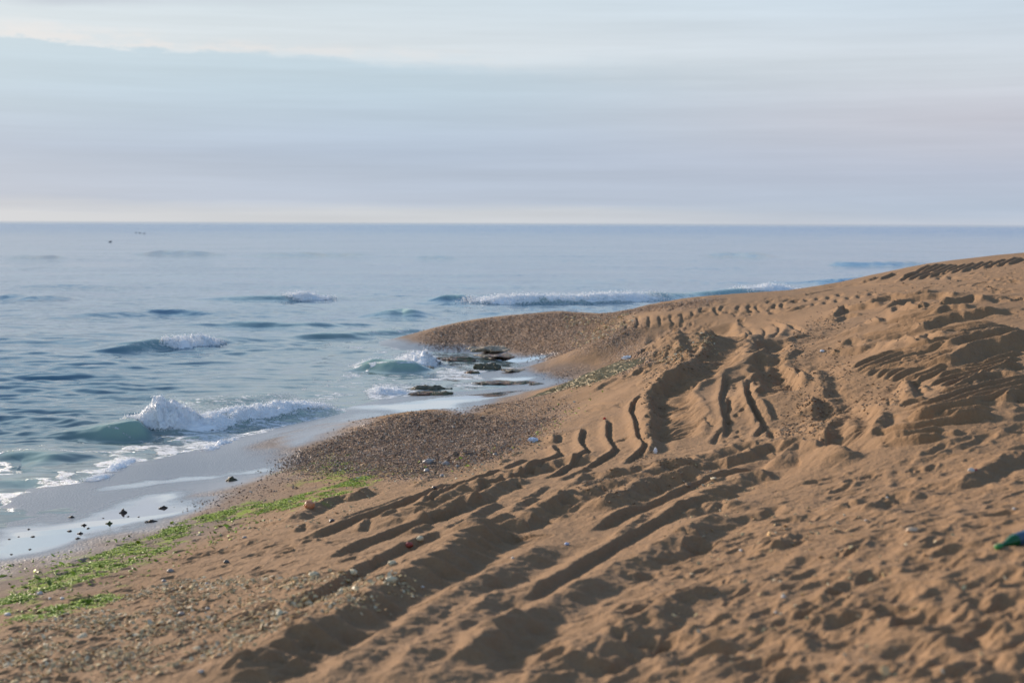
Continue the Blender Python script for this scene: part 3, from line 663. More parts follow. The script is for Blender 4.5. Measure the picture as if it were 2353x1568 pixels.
def wavecrest(sheet, pts, h, wb_, wf, green=0, foam=0, foamw=1.0, taper=.3, taper2=None, zref=0.0):
    """a swell: gentle back, steep front towards the beach; optional green lip and foam on its front"""
    d = toD(sheet, pts); p = np.array([at_z(c[0], c[1], zref)[:2] for c in d])
    L0 = np.hypot(*(p[1:] - p[:-1]).T).sum(); p = catmull(p, max(.15, L0 / 30))
    m = 5 * max(wb_, wf)
    a, b2 = window(p[:, 0].min() - m, p[:, 0].max() + m, p[:, 1].min() - m, p[:, 1].max() + m, wt, wr)
    x = WX[a, b2]; y = WY[a, b2]
    if x.size == 0: return
    seg = p[1:] - p[:-1]
    t, s, L = polydist(p, x, y)
    # front side is the one nearer the camera
    mid_ = p[len(p) // 2]; e = p[min(len(p) - 1, len(p) // 2 + 1)] - p[max(0, len(p) // 2 - 1)]
    nrm = np.array([e[1], -e[0]]); sg = 1 if (seg[:, 1].sum() * SD[0] - seg[:, 0].sum() * SD[1]) >= 0 else -1
    nn = nrm * sg
    if nn @ np.array([.3, -1.0]) < 0: t = -t
    t = t + .25 * wf * pn(x / (3 * wf), y / (3 * wf), 71) + .1 * wf * pn(x / wf, y / wf, 72)
    # polylines run from left to right in the view
    tap = sstep(0, taper * L, s) * sstep(0, (taper if taper2 is None else taper2) * L, L - s)
    q = np.where(t < 0, np.exp(-(t / wb_) ** 2), np.exp(-(t / wf) ** 2))
    tr = -.25 * np.exp(-((t - 2.2 * wf) / (1.2 * wf)) ** 2)
    WZ[a, b2] += h * tap * (q + tr) * (.85 + .4 * pn(s / (4 * wf + .5), s * 0, 73))
    ends = (t > -.4 * wf)
    if green: GR[a, b2] = np.maximum(GR[a, b2], green * tap ** 2 * np.exp(-((t - .5 * wf) / (1.1 * wf)) ** 2))
    if foam: FO[a, b2] = np.maximum(FO[a, b2], foam * tap * sstep(-.5 * wf, .1 * wf, t) * (1 - sstep(1.2 * foamw, 2.4 * foamw, t)))

V = wavecrest
V('D', [(300,584),(400,585),(500,588)], .42, 2.5, 1.4)
V('D', [(540,590),(640,588),(760,586),(880,588)], .28, 2.5, 1.4)
V('D', [(940,592),(1060,592)], .24, 2.5, 1.3); V('D', [(0,593),(170,593)], .26, 2.5, 1.3)
V('D', [(1630,590),(1690,588),(1750,592)], .42, 2.2, 1.3); V('D', [(1900,604),(1960,609),(2110,607),(2150,605)], .28, 2, .9)
V('D', [(0,660),(160,658),(330,662)], .09, 1.6, .8); V('D', [(-40,688),(40,687),(110,692)], .18, 1.4, .6)
V('D', [(40,730),(250,722),(340,718),(430,718),(600,726)], .13, 1.4, .6)
V('D', [(440,690),(560,691),(680,690),(740,685),(800,691)], .17, 1.2, .5, .35, .3, .6)
V('D', [(350,760),(450,752),(560,750),(700,751),(930,742)], .15, 1.2, .5, .3, 0, 1, .45)
V('D', [(180,808),(280,804),(350,798),(420,790),(480,788),(510,793)], .18, 1.0, .4, .4, .55, .5)
V('D', [(860,730),(900,725),(930,723),(985,730)], .26, .8, .5, .8, 0, 1, .45)
V('D', [(990,696),(1045,693),(1085,696)], .24, .8, .5, .8, 0, 1, .4)
V('D', [(1060,697),(1200,696),(1350,695),(1480,689),(1560,683),(1650,680),(1720,678),(1830,668)], .22, .9, .5, .7, .55, .9, .1)
V('D', [(1850,655),(1950,650),(2060,640)], .25, 1.5, .8)
V('D', [(620,780),(800,776),(950,766),(1010,770)], .09, .8, .4, .4)
V('D', [(800,846),(870,848),(930,850),(1000,848)], .2, .7, .32, .9, .3, .4)
V('D', [(30,1006),(120,1000),(210,998),(280,997),(350,992)], .18, .65, .24, .9, .2, .25, .85, .12)
V('D', [(310,990),(400,982),(470,972),(600,960),(790,942)], .14, .6, .4, .5, .6, .4, .1)
V('D', [(-30,1062),(60,1050),(180,1062)], .09, .6, .3, .5); V('D', [(360,1012),(460,1004),(560,995)], .06, .5, .2, .4, .4, .2)
V('D', [(300,930),(500,925),(700,900)], .05, .8, .4, .2, .2, .5)
V('D', [(-30,1120),(60,1108),(150,1112)], .05, .5, .25, .4, .3, .2)
for k in range(46):   # small wavelets scattered over the inshore water
    cx = rng.uniform(-60, 1000); cy = rng.uniform(640, 1010)
    if cx > 350 + (1010 - cy) * 2.2: continue
    ln = rng.uniform(50, 200) * (cy - 512) / 350 + 30
    V('D', [(cx - ln, cy + rng.uniform(-3, 6)), (cx, cy), (cx + ln, cy + rng.uniform(-6, 3))], rng.uniform(.012, .035), rng.uniform(.35, .8), rng.uniform(.15, .35), 0, 0, 1, .45)

# foam laces: old foam inshore, wash at the waterline
inshore = sstep(-.02, .06, depth) * (1 - sstep(.12, .42, depth))
xs_, ys_ = WX, WY
lace = 1 - np.abs(fbm(xs_ / 1.6, ys_ / .9, 3, 81)) * 2.2
FO = np.maximum(FO, .74 * inshore * sstep(.45, .95, lace) * (WR < 50))
FO = np.maximum(FO, .8 * np.exp(-((depth + .008) / .02) ** 2) * sstep(-.3, .4, fbm(xs_ / .9, ys_ / .5, 2, 83)) * (WR < 60))
def foampatch(sheet, poly, val, nz=.3):
    d = toD(sheet, poly); p = np.array([at_z(c[0], c[1], .03)[:2] for c in d])
    m = .8
    a, b2 = window(p[:, 0].min() - m, p[:, 0].max() + m, p[:, 1].min() - m, p[:, 1].max() + m, wt, wr)
    x = WX[a, b2]; y = WY[a, b2]
    t, s, L = polydist(np.vstack([p, p[:1]]), x, y)
    dd = np.abs(t) * np.where(inpoly(p, x, y), 1, -1) + nz * fbm(x / .6, y / .6, 3, 84)
    FO[a, b2] = np.maximum(FO[a, b2], val * sstep(-.2, .25, dd))
foampatch('D', [(0,1180),(140,1130),(300,1075),(420,1055),(560,1010),(700,985),(800,950),(780,935),(600,965),(430,1000),(300,1030),(150,1085),(0,1120)], .72, .5)
foampatch('D', [(330,1000),(480,990),(640,975),(790,935),(770,905),(600,905),(420,915),(330,940)], .60, .45)
foampatch('D', [(250,1085),(300,1050),(460,1030),(560,1000),(600,985),(560,1020),(480,1045),(330,1085)], .75)
foampatch('D', [(820,840),(870,825),(950,800),(1000,780),(1000,840),(940,850)], .7)
foampatch('D', [(800,905),(860,880),(940,880),(1000,905),(900,925)], .7, .4)
foampatch('D', [(1000,835),(1090,845),(1180,855),(1240,868),(1090,872),(960,880),(1000,855)], .72, .4)
foampatch('D', [(0,1160),(120,1120),(230,1100),(250,1115),(130,1150),(0,1185)], .6, .35)
foampatch('D', [(920,735),(1150,712),(1500,692),(1800,672),(1800,660),(1500,688),(1100,705)], .5, .8)

WZ = np.where(WR < 75, WZ * sstep(-.10, .12, depth + .03) + .020, WZ)
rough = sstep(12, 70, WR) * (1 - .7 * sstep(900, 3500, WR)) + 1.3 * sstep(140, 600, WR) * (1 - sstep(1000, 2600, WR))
keepw = (depth > -.2)
v = np.stack([WX, WY, WZ], -1).reshape(-1, 3); f = grid_faces(len(wt), len(wr), keepw)
shallow = np.clip(1 - sstep(.05, .75, depth), 0, 1)
v2, f2, a1, a2, a3, a4 = compact(v, f, FO.ravel(), GR.ravel(), shallow.ravel(), rough.ravel())
m_sea, g, b = material('sea_water')
tc = g.add('ShaderNodeTexCoord'); ob = tc.outputs['Object']
fo, gr, sh, ro = (g.attr(k).outputs['Fac'] for k in ('foam', 'green', 'shallow', 'rough'))
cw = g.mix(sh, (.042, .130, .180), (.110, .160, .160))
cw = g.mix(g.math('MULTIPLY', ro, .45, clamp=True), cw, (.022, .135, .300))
cw = g.mix(gr, cw, (.26, .38, .30))
mp = g.add('ShaderNodeMapping'); mp.inputs['Scale'].default_value = (1.0, 1.7, 1.7); g.link(ob, mp.inputs[0])
fn = g.noise(mp.outputs[0], 7.0, 6, .68); fn2 = g.noise(ob, 30, 4, .7)
fnn = g.math('ADD', g.math('MULTIPLY', fn, .7), g.math('MULTIPLY', fn2, .3))
thr = g.math('MULTIPLY_ADD', fo, -.62, .86)
fm = g.math('MULTIPLY', g.sstep(fnn, thr, g.math('ADD', thr, .13)), g.sstep(fo, .02, .15))
fcol = g.mix(fn2, (.62, .64, .67), (.86, .87, .88))
g.link(g.mix(fm, cw, fcol), b.inputs['Base Color'])
g.link(g.math('ADD', g.math('MULTIPLY', fm, .6), g.math('MULTIPLY_ADD', ro, .04, .05)), b.inputs['Roughness'])
b.inputs['IOR'].default_value = 1.42
mp2 = g.add('ShaderNodeMapping'); mp2.inputs['Scale'].default_value = (.6, 1.0, 1.0); g.link(ob, mp2.inputs[0])
nt = g.add('ShaderNodeTexNoise'); nt.inputs['Scale'].default_value = 3.2; nt.inputs['Detail'].default_value = 5; nt.inputs['Roughness'].default_value = .62; g.link(mp2.outputs[0], nt.inputs['Vector'])
nb = g.add('ShaderNodeTexNoise'); nb.inputs['Scale'].default_value = .35; nb.inputs['Detail'].default_value = 3; g.link(mp2.outputs[0], nb.inputs['Vector'])
gu = g.sstep(g.noise(ob, .06, 4, .6), .35, .62)
def vec(op, a_, b_):
    n_ = g.add('ShaderNodeVectorMath', operation=op)
    for i_, x_ in enumerate((a_, b_)):
        if x_ is None: continue
        if isinstance(x_, tuple): n_.inputs[i_].default_value = x_
        else: g.link(x_, n_.inputs['Scale'] if (op == 'SCALE' and i_ == 1) else n_.inputs[i_])
    return n_.outputs[0]
pv = vec('MULTIPLY', vec('SUBTRACT', nt.outputs['Color'], (.5, .5, .5)), (.42, .75, 0))
pv = vec('SCALE', pv, g.math('MULTIPLY', g.math('MULTIPLY_ADD', gu, .7, .5), g.math('ADD', g.math('MULTIPLY_ADD', ro, .40, .45), g.math('MULTIPLY', g.math('MAXIMUM', g.math('SUBTRACT', ro, 1.0), 0.0), .75))))
pb_ = vec('MULTIPLY', vec('SUBTRACT', nb.outputs['Color'], (.5, .5, .5)), (.05, .16, 0)); pb_ = vec('SCALE', pb_, ro)
ge = g.add('ShaderNodeNewGeometry')
bp = g.add('ShaderNodeBump'); bp.inputs['Distance'].default_value = .05; bp.inputs['Strength'].default_value = .6; g.link(g.math('MULTIPLY', fm, fn2), bp.inputs['Height'])
g.link(vec('NORMALIZE', vec('ADD', vec('ADD', ge.outputs['Normal'], pv), pb_), None), bp.inputs['Normal']); g.link(bp.outputs[0], b.inputs['Normal'])
link('water', mesh_np('water', v2, f2[:, ::-1], m_sea, True, dict(foam=a1, green=a2, shallow=a3, rough=a4)), kind='structure')
def wsurf(x, y): return bil(WZ, wt, wr, np.asarray(x, float), np.asarray(y, float))

# sea bed far out, so that nothing shows through at the rim
# ------------------------------------------------------------------ breaking wave crests (white water)
m_foam, g, b = material('white_water')
tc = g.add('ShaderNodeTexCoord')
g.link(g.mix(g.noise(tc.outputs['Object'], 14, 5, .7), (.88, .89, .90), (.97, .97, .97)), b.inputs['Base Color'])
b.inputs['Roughness'].default_value = .55; tl = g.add('ShaderNodeBsdfTranslucent'); tl.inputs[0].default_value = (.93, .95, .97, 1); ms = g.add('ShaderNodeMixShader'); ms.inputs[0].default_value = .12
g.link(b.outputs[0], ms.inputs[1]); g.link(tl.outputs[0], ms.inputs[2])
tr = g.add('ShaderNodeBsdfTransparent'); body_ = g.attr('body').outputs['Fac']; m2 = g.add('ShaderNodeMixShader')
nn_ = g.math('ADD', g.math('MULTIPLY', g.noise(tc.outputs['Object'], 9, 6, .72), .75), g.math('MULTIPLY', g.noise(tc.outputs['Object'], 45, 3, .6), .25))
th_ = g.math('MULTIPLY_ADD', body_, -.70, .70)
g.link(g.sstep(nn_, th_, g.math('ADD', th_, .07)), m2.inputs[0]); g.link(tr.outputs[0], m2.inputs[1]); g.link(ms.outputs[0], m2.inputs[2]); g.link(m2.outputs[0], g.n['Material Output'].inputs[0])
BL = [lumpy(1, rng, .22) for _ in range(4)]

def breaker(sheet, path, hts, depth_m, n, spray, label, rad=(.018, .05)):
    """path on the water, height of the white water along it, width towards the beach"""
    d = toD(sheet, path); p = np.array([at_z(c[0], c[1], .0)[:2] for c in d])
    idx = np.linspace(0, len(p) - 1, 420)
    pp = np.stack([np.interp(idx, np.arange(len(p)), p[:, k]) for k in (0, 1)], 1)
    hh = np.interp(idx, np.arange(len(p)), hts)
    NS, NC = 420, 54
    tg = np.gradient(pp, axis=0); tg /= np.hypot(*tg.T)[:, None]
    nr = np.stack([tg[:, 1], -tg[:, 0]], 1); nr = np.where((nr @ np.array([.3, -1.0]))[:, None] < 0, -nr, nr)
    q = np.linspace(-1, 1, NC)
    x = pp[:, 0:1] + nr[:, 0:1] * q * depth_m * (.5 + hh[:, None] / max(hts) * .5); y = pp[:, 1:2] + nr[:, 1:2] * q * depth_m * (.5 + hh[:, None] / max(hts) * .5)
    e = np.sin(np.linspace(0, math.pi, NS)) ** .25
    dome = np.clip(1 - np.abs(q) ** 2.2, 0, 1)[None] * e[:, None]
    lum = .60 + .42 * fbm(x / .30, y / .22, 5, 91, .65) + .3 * np.maximum(pn(x / .06, y / .06, 95), 0)
    z = wsurf(x, y) - .04 + (hh[:, None] * dome) * np.clip(lum, .08, 1.4)
    vv = np.stack([x, y, z], -1).reshape(-1, 3); ff = grid_faces(NS, NC)
    tri = np.vstack([ff[:, [0, 1, 2]], ff[:, [0, 2, 3]]])
    # clots and drops
    n = int(n * 5); rad = (rad[0] * .22, rad[1] * .26)
    k = rng.integers(0, NS, n); c = rng.integers(1, NC - 1, n)
    pos = np.stack([x[k, c], y[k, c], z[k, c]], 1) + rng.normal(0, 2.2, (n, 3)) * rad[1]
    sc = rng.uniform(rad[0], rad[1], n)[:, None] * rng.uniform(.6, 1.2, (n, 3))
    spray *= 5; ks = rng.integers(0, NS, spray)
    up = rng.exponential(.30, spray) * hh[ks] - .15 * hh[ks]
    ps = np.stack([pp[ks, 0] + rng.normal(0, depth_m * .5, spray), pp[ks, 1] + rng.normal(0, depth_m * .5, spray), 0 * up], 1)
    ps[:, 2] = wsurf(ps[:, 0], ps[:, 1]) + hh[ks] * .55 + up
    ss = (rng.uniform(.25, .7, spray) * rad[0] * .9)[:, None] * np.ones((1, 3))
    V2, F2, _ = scatter(np.vstack([pos, ps]), np.vstack([sc, ss]), BL, rng, 1.5)
    bd = np.clip(dome * 1.5, 0, 1) * (1 - .45 * sstep(.55, 1.1, lum * dome)) * (.45 + .55 * hh[:, None] / max(hts))
    me = mesh_np('breaking_wave', np.vstack([vv, V2]), np.vstack([tri[:, ::-1], F2 + len(vv)]), m_foam, True, dict(body=np.concatenate([bd.ravel(), np.ones(len(V2))])))
    return link('breaking_wave', me, label=label, category='wave', group='breaking waves with white water')

breaker('D', [(318,990),(350,985),(400,982),(455,985),(520,970),(600,962),(680,950),(770,938)], [.22,.38,.34,.17,.11,.12,.15,.08], .55, 3800, 700,
        'nearest breaking wave, tall white burst beside its green curl', (.012, .034))
breaker('D', [(370,797),(420,797),(465,793),(493,790)], [.09,.18,.25,.08], .6, 900, 150, 'small breaking wave with white spill, alone in the open water at left', (.025, .06))
breaker('D', [(665,692),(705,690),(745,687)], [.07,.17,.10], .9, 500, 60, 'distant small breaker with grey lip, farthest white spill at centre left', (.04, .09))
breaker('D', [(1062,695),(1150,697),(1250,696),(1350,695),(1440,692),(1540,688)], [.08,.14,.09,.12,.16,.05], .8, 1700, 150, 'long low line of white surf rolling in behind the gravel point', (.04, .09))
breaker('D', [(1700,679),(1740,676),(1780,673),(1815,668)], [.05,.12,.18,.08], .9, 700, 60, 'white surf breaker at the right end of the surf line, near the far bank', (.04, .09))
breaker('D', [(925,828),(950,832),(975,838),(1003,838)], [.14,.24,.30,.18], .5, 1300, 320, 'white splash of a wave hitting the flat rocks by the gravel point', (.018, .045))
breaker('D', [(806,842),(840,842),(875,840)], [.06,.12,.08], .3, 300, 40, 'thin white crest just left of the green wave near the flat rocks', (.016, .04))
breaker('D', [(840,906),(880,904),(935,902)], [.06,.16,.10], .4, 600, 120, 'foamy wash pushing against the low dark rocks', (.014, .036))
breaker('D', [(457,1042),(480,1040),(500,1032),(530,1015),(552,1005)], [.06,.12,.08,.10,.04], .2, 1000, 160, 'frothy white edge where the spent wave runs up wet sand', (.008, .022))
breaker('D', [(175,1112),(220,1105),(256,1090),(275,1072),(298,1056),(330,1060)], [.04,.09,.05,.10,.07,.04], .18, 1000, 120, 'small crumbling froth line at the waterline near the left edge', (.008, .022))

# ------------------------------------------------------------------ gravel, shells, weed
m_tint, g, b = material('shell_and_pebble')
at = g.attr('tint'); tc = g.add('ShaderNodeTexCoord')
g.link(g.mix(g.math('MULTIPLY', g.noise(tc.outputs['Object'], 60, 3), .5), at.outputs['Color'], (.30, .22, .16)), b.inputs['Base Color']); b.inputs['Roughness'].default_value = .85; b.inputs['Specular IOR Level'].default_value = .2
PEB = [lumpy(0, rng, .3, (1, .75, .45)) for _ in range(5)]
PALG = np.array([(.10,.075,.06),(.24,.15,.09),(.36,.22,.12),(.17,.12,.10),(.07,.06,.065),(.40,.28,.18),(.34,.17,.09),(.19,.15,.14),(.50,.42,.34),(.29,.20,.13),(.15,.10,.08)])
PALY = np.array([1.0, .92, .74]) * np.array([(.62,.52,.33),(.55,.45,.28),(.70,.64,.52),(.50,.40,.27),(.42,.35,.22),(.66,.60,.50),(.45,.30,.18),(.60,.42,.24)])

def sprinkle(name, areas, pal, smin, smax, label, cat, flat=.55, clump=None, bases=PEB, tilt=.5, mat=None, rise=.3, grow=0, seed=1, nlen=.35, edge=.06):
    gg = np.random.default_rng(seed); POS, SC = [], []
    for sheet, poly, n in areas:
        pd = toD(sheet, poly)
        w = hit(pd)[:, :2]; lo, hi = w.min(0), w.max(0)
        c = np.stack([gg.uniform(lo[0], hi[0], n * 8), gg.uniform(lo[1], hi[1], n * 8)], 1)
        c = c[inpoly(w, c[:, 0], c[:, 1])]
        if clump is not None:
            k = fbm(c[:, 0] / nlen, c[:, 1] / (nlen * .8), 3, seed) + gg.normal(0, .12, len(c)); c = c[k > clump]
        else:
            k = fbm(c[:, 0] / .5, c[:, 1] / .5, 2, seed) + gg.normal(0, .3, len(c)); c = c[k > -.35]
        c = c[:n] + gg.normal(0, edge, (len(c[:n]), 2))
        s = gg.uniform(smin, smax, len(c)) * np.where(gg.random(len(c)) < .06, 1.7, 1.0)
        s *= np.maximum(1, grow * np.hypot(c[:, 0], c[:, 1]))
        z = surf(c[:, 0], c[:, 1]) + s * rise
        POS.append(np.column_stack([c, z])); SC.append(s[:, None] * np.array([1, .85, flat])[None] * gg.uniform(.7, 1.3, (len(c), 3)))
    POS = np.vstack(POS); SC = np.vstack(SC)
    Vv, Ff, I = scatter(POS, SC, bases, gg, tilt)
    cc = pal[gg.integers(0, len(pal), len(POS))] * gg.uniform(.75, 1.25, (len(POS), 1))
    me = mesh_np(name, Vv, Ff, mat or m_tint, False, None, np.clip(cc, 0, 1)[I])
    return link(name, me, kind='stuff', label=label, category=cat)

G1 = [(655,1062),(700,1032),(790,998),(870,967),(930,951),(1100,955),(1250,965),(1235,1000),(1110,1060),(1010,1085),(900,1095),(800,1085),(690,1088)]
G2 = [(968,774),(1000,757),(1100,735),(1300,718),(1500,702),(1650,688),(1600,706),(1440,722),(1400,745),(1490,775),(1440,792),(1350,802),(1200,807),(1100,804),(1000,803)]
sprinkle('shell_gravel', [('D', G1, 36000), ('D', G2, 22000), ('D', [(1240,855),(1330,842),(1480,815),(1505,830),(1430,852),(1300,876)], 2600), ('D', [(1075,946),(1180,915),(1260,905),(1310,940),(1250,968)], 2200),
    ('D', [(600,1085),(760,1000),(870,955),(1280,945),(1330,985),(1150,1070),(1010,1100),(700,1120)], 3000), ('D', [(960,774),(1000,748),(1300,712),(1700,680),(1720,700),(1480,740),(1560,790),(1440,815),(1180,815)], 2500),
    ('D', [(430,1150),(560,1112),(640,1090),(720,1100),(640,1145),(500,1180)], 500)], PALG * 1.05, .0045, .012,
    'brown shell gravel heaped in two banks beside the wet sand', 'gravel', grow=.038, seed=3, edge=.12)
sprinkle('shell_litter', [('D', [(0,1455),(150,1405),(420,1330),(650,1325),(900,1345),(970,1380),(700,1470),(330,1568),(0,1568)], 5200),
    ('D', [(1290,720),(1440,722),(1450,775),(1340,795)], 700), ('R8', [(0,0),(700,300),(1500,500),(2352,700),(2352,1568),(0,1568)], 220),
    ('D', [(450,1200),(650,1150),(900,1090),(1200,1010),(1280,1000),(1150,1080),(900,1140),(700,1230),(500,1260)], 420), ('A', [(640,800),(1280,560),(1280,740),(900,870),(680,860)], 350)], PALY, .006, .018,
    'pale yellowish broken shells strewn over the trampled sand', 'shells', clump=.1, grow=.06, seed=4, rise=.2)

sprinkle('sand_clods', [('B', [(0,760),(240,560),(430,540),(560,640),(460,780),(580,980),(620,1090),(760,1160),(1140,1240),(1240,1340),(1120,1490),(700,1500),(0,1400),(-250,950)], 1800),
    ('E', [(180,400),(480,220),(660,380),(720,430),(620,650),(150,610)], 500), ('A', [(600,1000),(1000,820),(1300,760),(1320,820),(900,1040),(650,1300),(600,1300)], 500),
    ('C', [(900,0),(980,0),(980,560),(1600,800),(1500,900),(400,1200),(0,1100),(700,760),(880,600)], 500), ('D', [(1850,700),(2352,590),(2352,1000),(2080,1000),(1900,760)], 500)],
    np.array([(.24,.155,.09),(.28,.18,.105),(.21,.135,.08)]), .006, .018, 'crumbly brown sand clods fallen along the edges of the tracks', 'sand', flat=.8, clump=.05, rise=.1, grow=.05, seed=9)
m_alg, g, b = material('sea_lettuce')
at = g.attr('tint'); g.link(at.outputs['Color'], b.inputs['Base Color']); b.inputs['Roughness'].default_value = .6; b.inputs['Specular IOR Level'].default_value = .25
PALA = np.array([(.34,.45,.022),(.26,.38,.018),(.42,.52,.03),(.16,.24,.015),(.46,.52,.06),(.30,.40,.02),(.12,.15,.02)])
def leaf(gg):
    v = np.array([(-1,-.2,0),(-.4,-.5,.25),(.3,-.45,.1),(1,-.1,.35),(.5,.4,.15),(-.3,.5,.3),(0,0,.5)]) * gg.uniform(.7, 1.3, (7, 3))
    f = np.array([(0,1,6),(1,2,6),(2,3,6),(3,4,6),(4,5,6),(5,0,6)]); return v, f
LEAF = [leaf(rng) for _ in range(6)]
sprinkle('green_algae', [('D', [(-20,1378),(80,1328),(230,1272),(330,1238),(420,1198),(440,1210),(385,1262),(250,1318),(110,1358),(-10,1412)], 11000),
    ('D', [(440,1190),(530,1165),(640,1144),(760,1118),(850,1086),(862,1106),(770,1142),(650,1174),(530,1192),(460,1200)], 9000),
    ('D', [(-20,1440),(60,1412),(250,1362),(280,1376),(120,1420),(0,1440)], 3500),
    ('D', [(700,1070),(760,1050),(830,1075),(880,1085),(800,1105),(720,1098)], 800)], PALA * .85, .006, .015,
    'bright green sea lettuce stranded in a strip along the tide line', 'algae', flat=.45, clump=.13, bases=LEAF, tilt=.2, mat=m_alg, rise=.08, seed=5, nlen=.30, edge=.03)
sprinkle('algae_scraps', [('D', [(0,1300),(200,1255),(440,1190),(560,1170),(620,1190),(420,1290),(100,1420),(0,1440)], 520), ('D', [(690,1060),(880,1080),(1200,1010),(1300,900),(1400,860),(1330,960),(1100,1080),(760,1120)], 260)],
    PALA * .8, .010, .026, 'loose green and olive weed scraps scattered over damp sand', 'algae', flat=.8, clump=.22, bases=LEAF, tilt=.4, mat=m_alg, rise=.08, seed=6, nlen=.2)

# ------------------------------------------------------------------ single things
def put(o, D, sink=0.0, rz=0.0, s=1.0, water=False):
    p = hit([D], surf if not water else base)[0]
    o.location = (p[0], p[1], p[2] - sink); o.rotation_euler = (0, 0, rz)
    o.scale = (s, s, s) if isinstance(s, (int, float)) else s
    return o

# rocks: low layered slabs
m_rock, g, b = material('weedy_rock')
tc = g.add('ShaderNodeTexCoord'); ob = tc.outputs['Object']; geo = g.add('ShaderNodeNewGeometry')
n_a = g.noise(ob, 3, 5, .65); n_b = g.noise(ob, 11, 5, .65); oi = g.add('ShaderNodeObjectInfo')
cr = g.mix(g.sstep(n_a, .35, .65), (.20, .13, .085), (.25, .105, .06))
cr = g.mix(g.sstep(n_b, .45, .65), cr, (.30, .25, .18)); cr = g.mix(g.math('MULTIPLY', g.sstep(g.noise(ob, 5, 5, .6), .48, .62), .9), cr, (.075, .085, .03))
g.link(cr, b.inputs['Base Color']); b.inputs['Roughness'].default_value = .45
bp = g.add('ShaderNodeBump'); bp.inputs['Distance'].default_value = .05; g.link(n_b, bp.inputs['Height']); g.link(bp.outputs[0], b.inputs['Normal'])
m_dark = simple('dark_weedy_rock', (.095, .085, .05), .5, .5, 9, bump=.03)
m_pale = simple('pale_rock', (.30, .24, .17), .6, .45, 7, bump=.03)
def rock(Dc, wpx, hm, label, mat, aspect=.55, seed=0, rz=0.0):
    gg = np.random.default_rng(100 + seed)
    p = hit([Dc], base, 0.0)[0]; wid = wpx * p[1] / F / 2; hm *= .55; wpx *= .9; wid *= .9
    v, f = ico(4)
    a, d = v[:, 0], v[:, 1]
    rad = 1 + .38 * fbm(np.arctan2(d, a) * 1.1 + seed * 3, v[:, 2] * .7, 3, seed) + .12 * fbm(a * 3 + seed, d * 3, 3, seed + 4)
    v = v * rad[:, None]
    z = v[:, 2] * .7 + .5 * fbm(v[:, 0] * 2.2 + seed, v[:, 1] * 3.2, 4, seed + 9)
    st = np.round(z * 3.5) / 3.5; z = .6 * st + .4 * z
    vv = np.stack([v[:, 0] * wid, v[:, 1] * wid * aspect, z * hm + .25 * hm], 1)
    o = link('rock', mesh_np('rock', vv, f, mat, True), label=label, category='rock', group='flat rocks at the waterline')
    o.location = (p[0], p[1], max(p[2], -.02)); o.rotation_euler[2] = rz
    return o
rock((1050,828), 96, .11, 'low brown rock slab with green weed just right of the white splash', m_rock, .8, 1)
rock((1140,803), 132, .12, 'pale grey rock ledge under the gravel point, highest of the flat rocks', m_pale, .7, 2)
rock((1160,818), 130, .06, 'reddish flat rock slab lying in front of the pale ledge', m_rock, .6, 3)
rock((1122,850), 62, .20, 'dark green lump of rock standing in the shallow wash', m_dark, .8, 4)
rock((986,848), 34, .10, 'small pale brown rock alone left of the dark green lump', m_pale, .8, 5)
rock((985,896), 100, .12, 'long dark weedy rock nearest the foamy wash', m_dark, .5, 6, .05)
rock((990,906), 104, .08, 'low olive brown rock in front of the long dark one', m_rock, .55, 7)
rock((1170,880), 150, .05, 'long thin reddish rock slab beside the mirror wet inlet', m_rock, .5, 8, .05)
rock((1085,858), 36, .09, 'small brown rock touching the left foot of the dark green lump', m_rock, .8, 9)
rock((1185,852), 66, .06, 'flat tan rock just right of the dark green lump', m_pale, .7, 10)
rock((1060,868), 90, .04, 'thin sandy rock strip awash in the middle of the shallows', m_pale, .5, 11)
rock((1233,882), 36, .04, 'small yellow brown rock at the inner end of the inlet', m_pale, .6, 12)
rock((800,778), 70, .07, 'weedy rock just breaking the surface left of the gravel point', m_dark, .5, 13)

# tangled heap of dead weed
def strands(n, rad, hgt_, seed, th_=.006):
    gg = np.random.default_rng(seed); V_, F_ = [], []
    for i in range(n):
        a = gg.uniform(0, 2 * math.pi); r = rad * math.sqrt(gg.random()); c = np.array([r * math.cos(a), r * math.sin(a) * .6, 0])
        c[2] = hgt_ * max(0, 1 - (r / rad) ** 2) * gg.uniform(.5, 1.1)
        d = gg.uniform(-.9, .9); L_ = gg.uniform(.1, .28); k0 = len(V_)
        for j in range(5):
            u = j / 4; w = th_ * (1 - .6 * u)
            pt = c + np.array([math.cos(d) * L_ * u, math.sin(d) * L_ * u, -.3 * L_ * u * u + .05 * math.sin(u * 5 + i) * L_])
            pt[2] = max(pt[2], .0); n_ = np.array([-math.sin(d), math.cos(d), 0]) * w; d += gg.normal(0, .35)
            V_ += [tuple(pt - n_), tuple(pt + n_ + np.array([0, 0, w * .5])), tuple(pt + np.array([0, 0, w * 1.6]))]
        for j in range(4):
            b0 = k0 + j * 3
            for q, r_ in ((0, 1), (1, 2), (2, 0)): F_.append((b0 + q, b0 + r_, b0 + 3 + r_, b0 + 3 + q))
    return np.array(V_), np.array(F_)
m_weed = simple('dry_weed', (.38, .30, .17), .8, .5, 6)
for Dc, rad, hg, n, lab, sd in (((1312,884), .62, .10, 900, 'tangled heap of dead yellowish weed at the head of the inlet', 1), ((1385,862), .45, .07, 420, 'smaller flat tangle of olive weed behind the yellowish heap', 2)):
    v_, f_ = strands(n, rad, hg * .6, sd)
    v0 = hit([Dc])[0]; v_[:, 2] += surf(v_[:, 0] + v0[0], v_[:, 1] + v0[1]) - v0[2]
    o = link('seaweed_heap', mesh_np('seaweed_heap', v_, f_, m_weed, False), label=lab, category='seaweed', group='heaps of dead weed'); o.location = v0

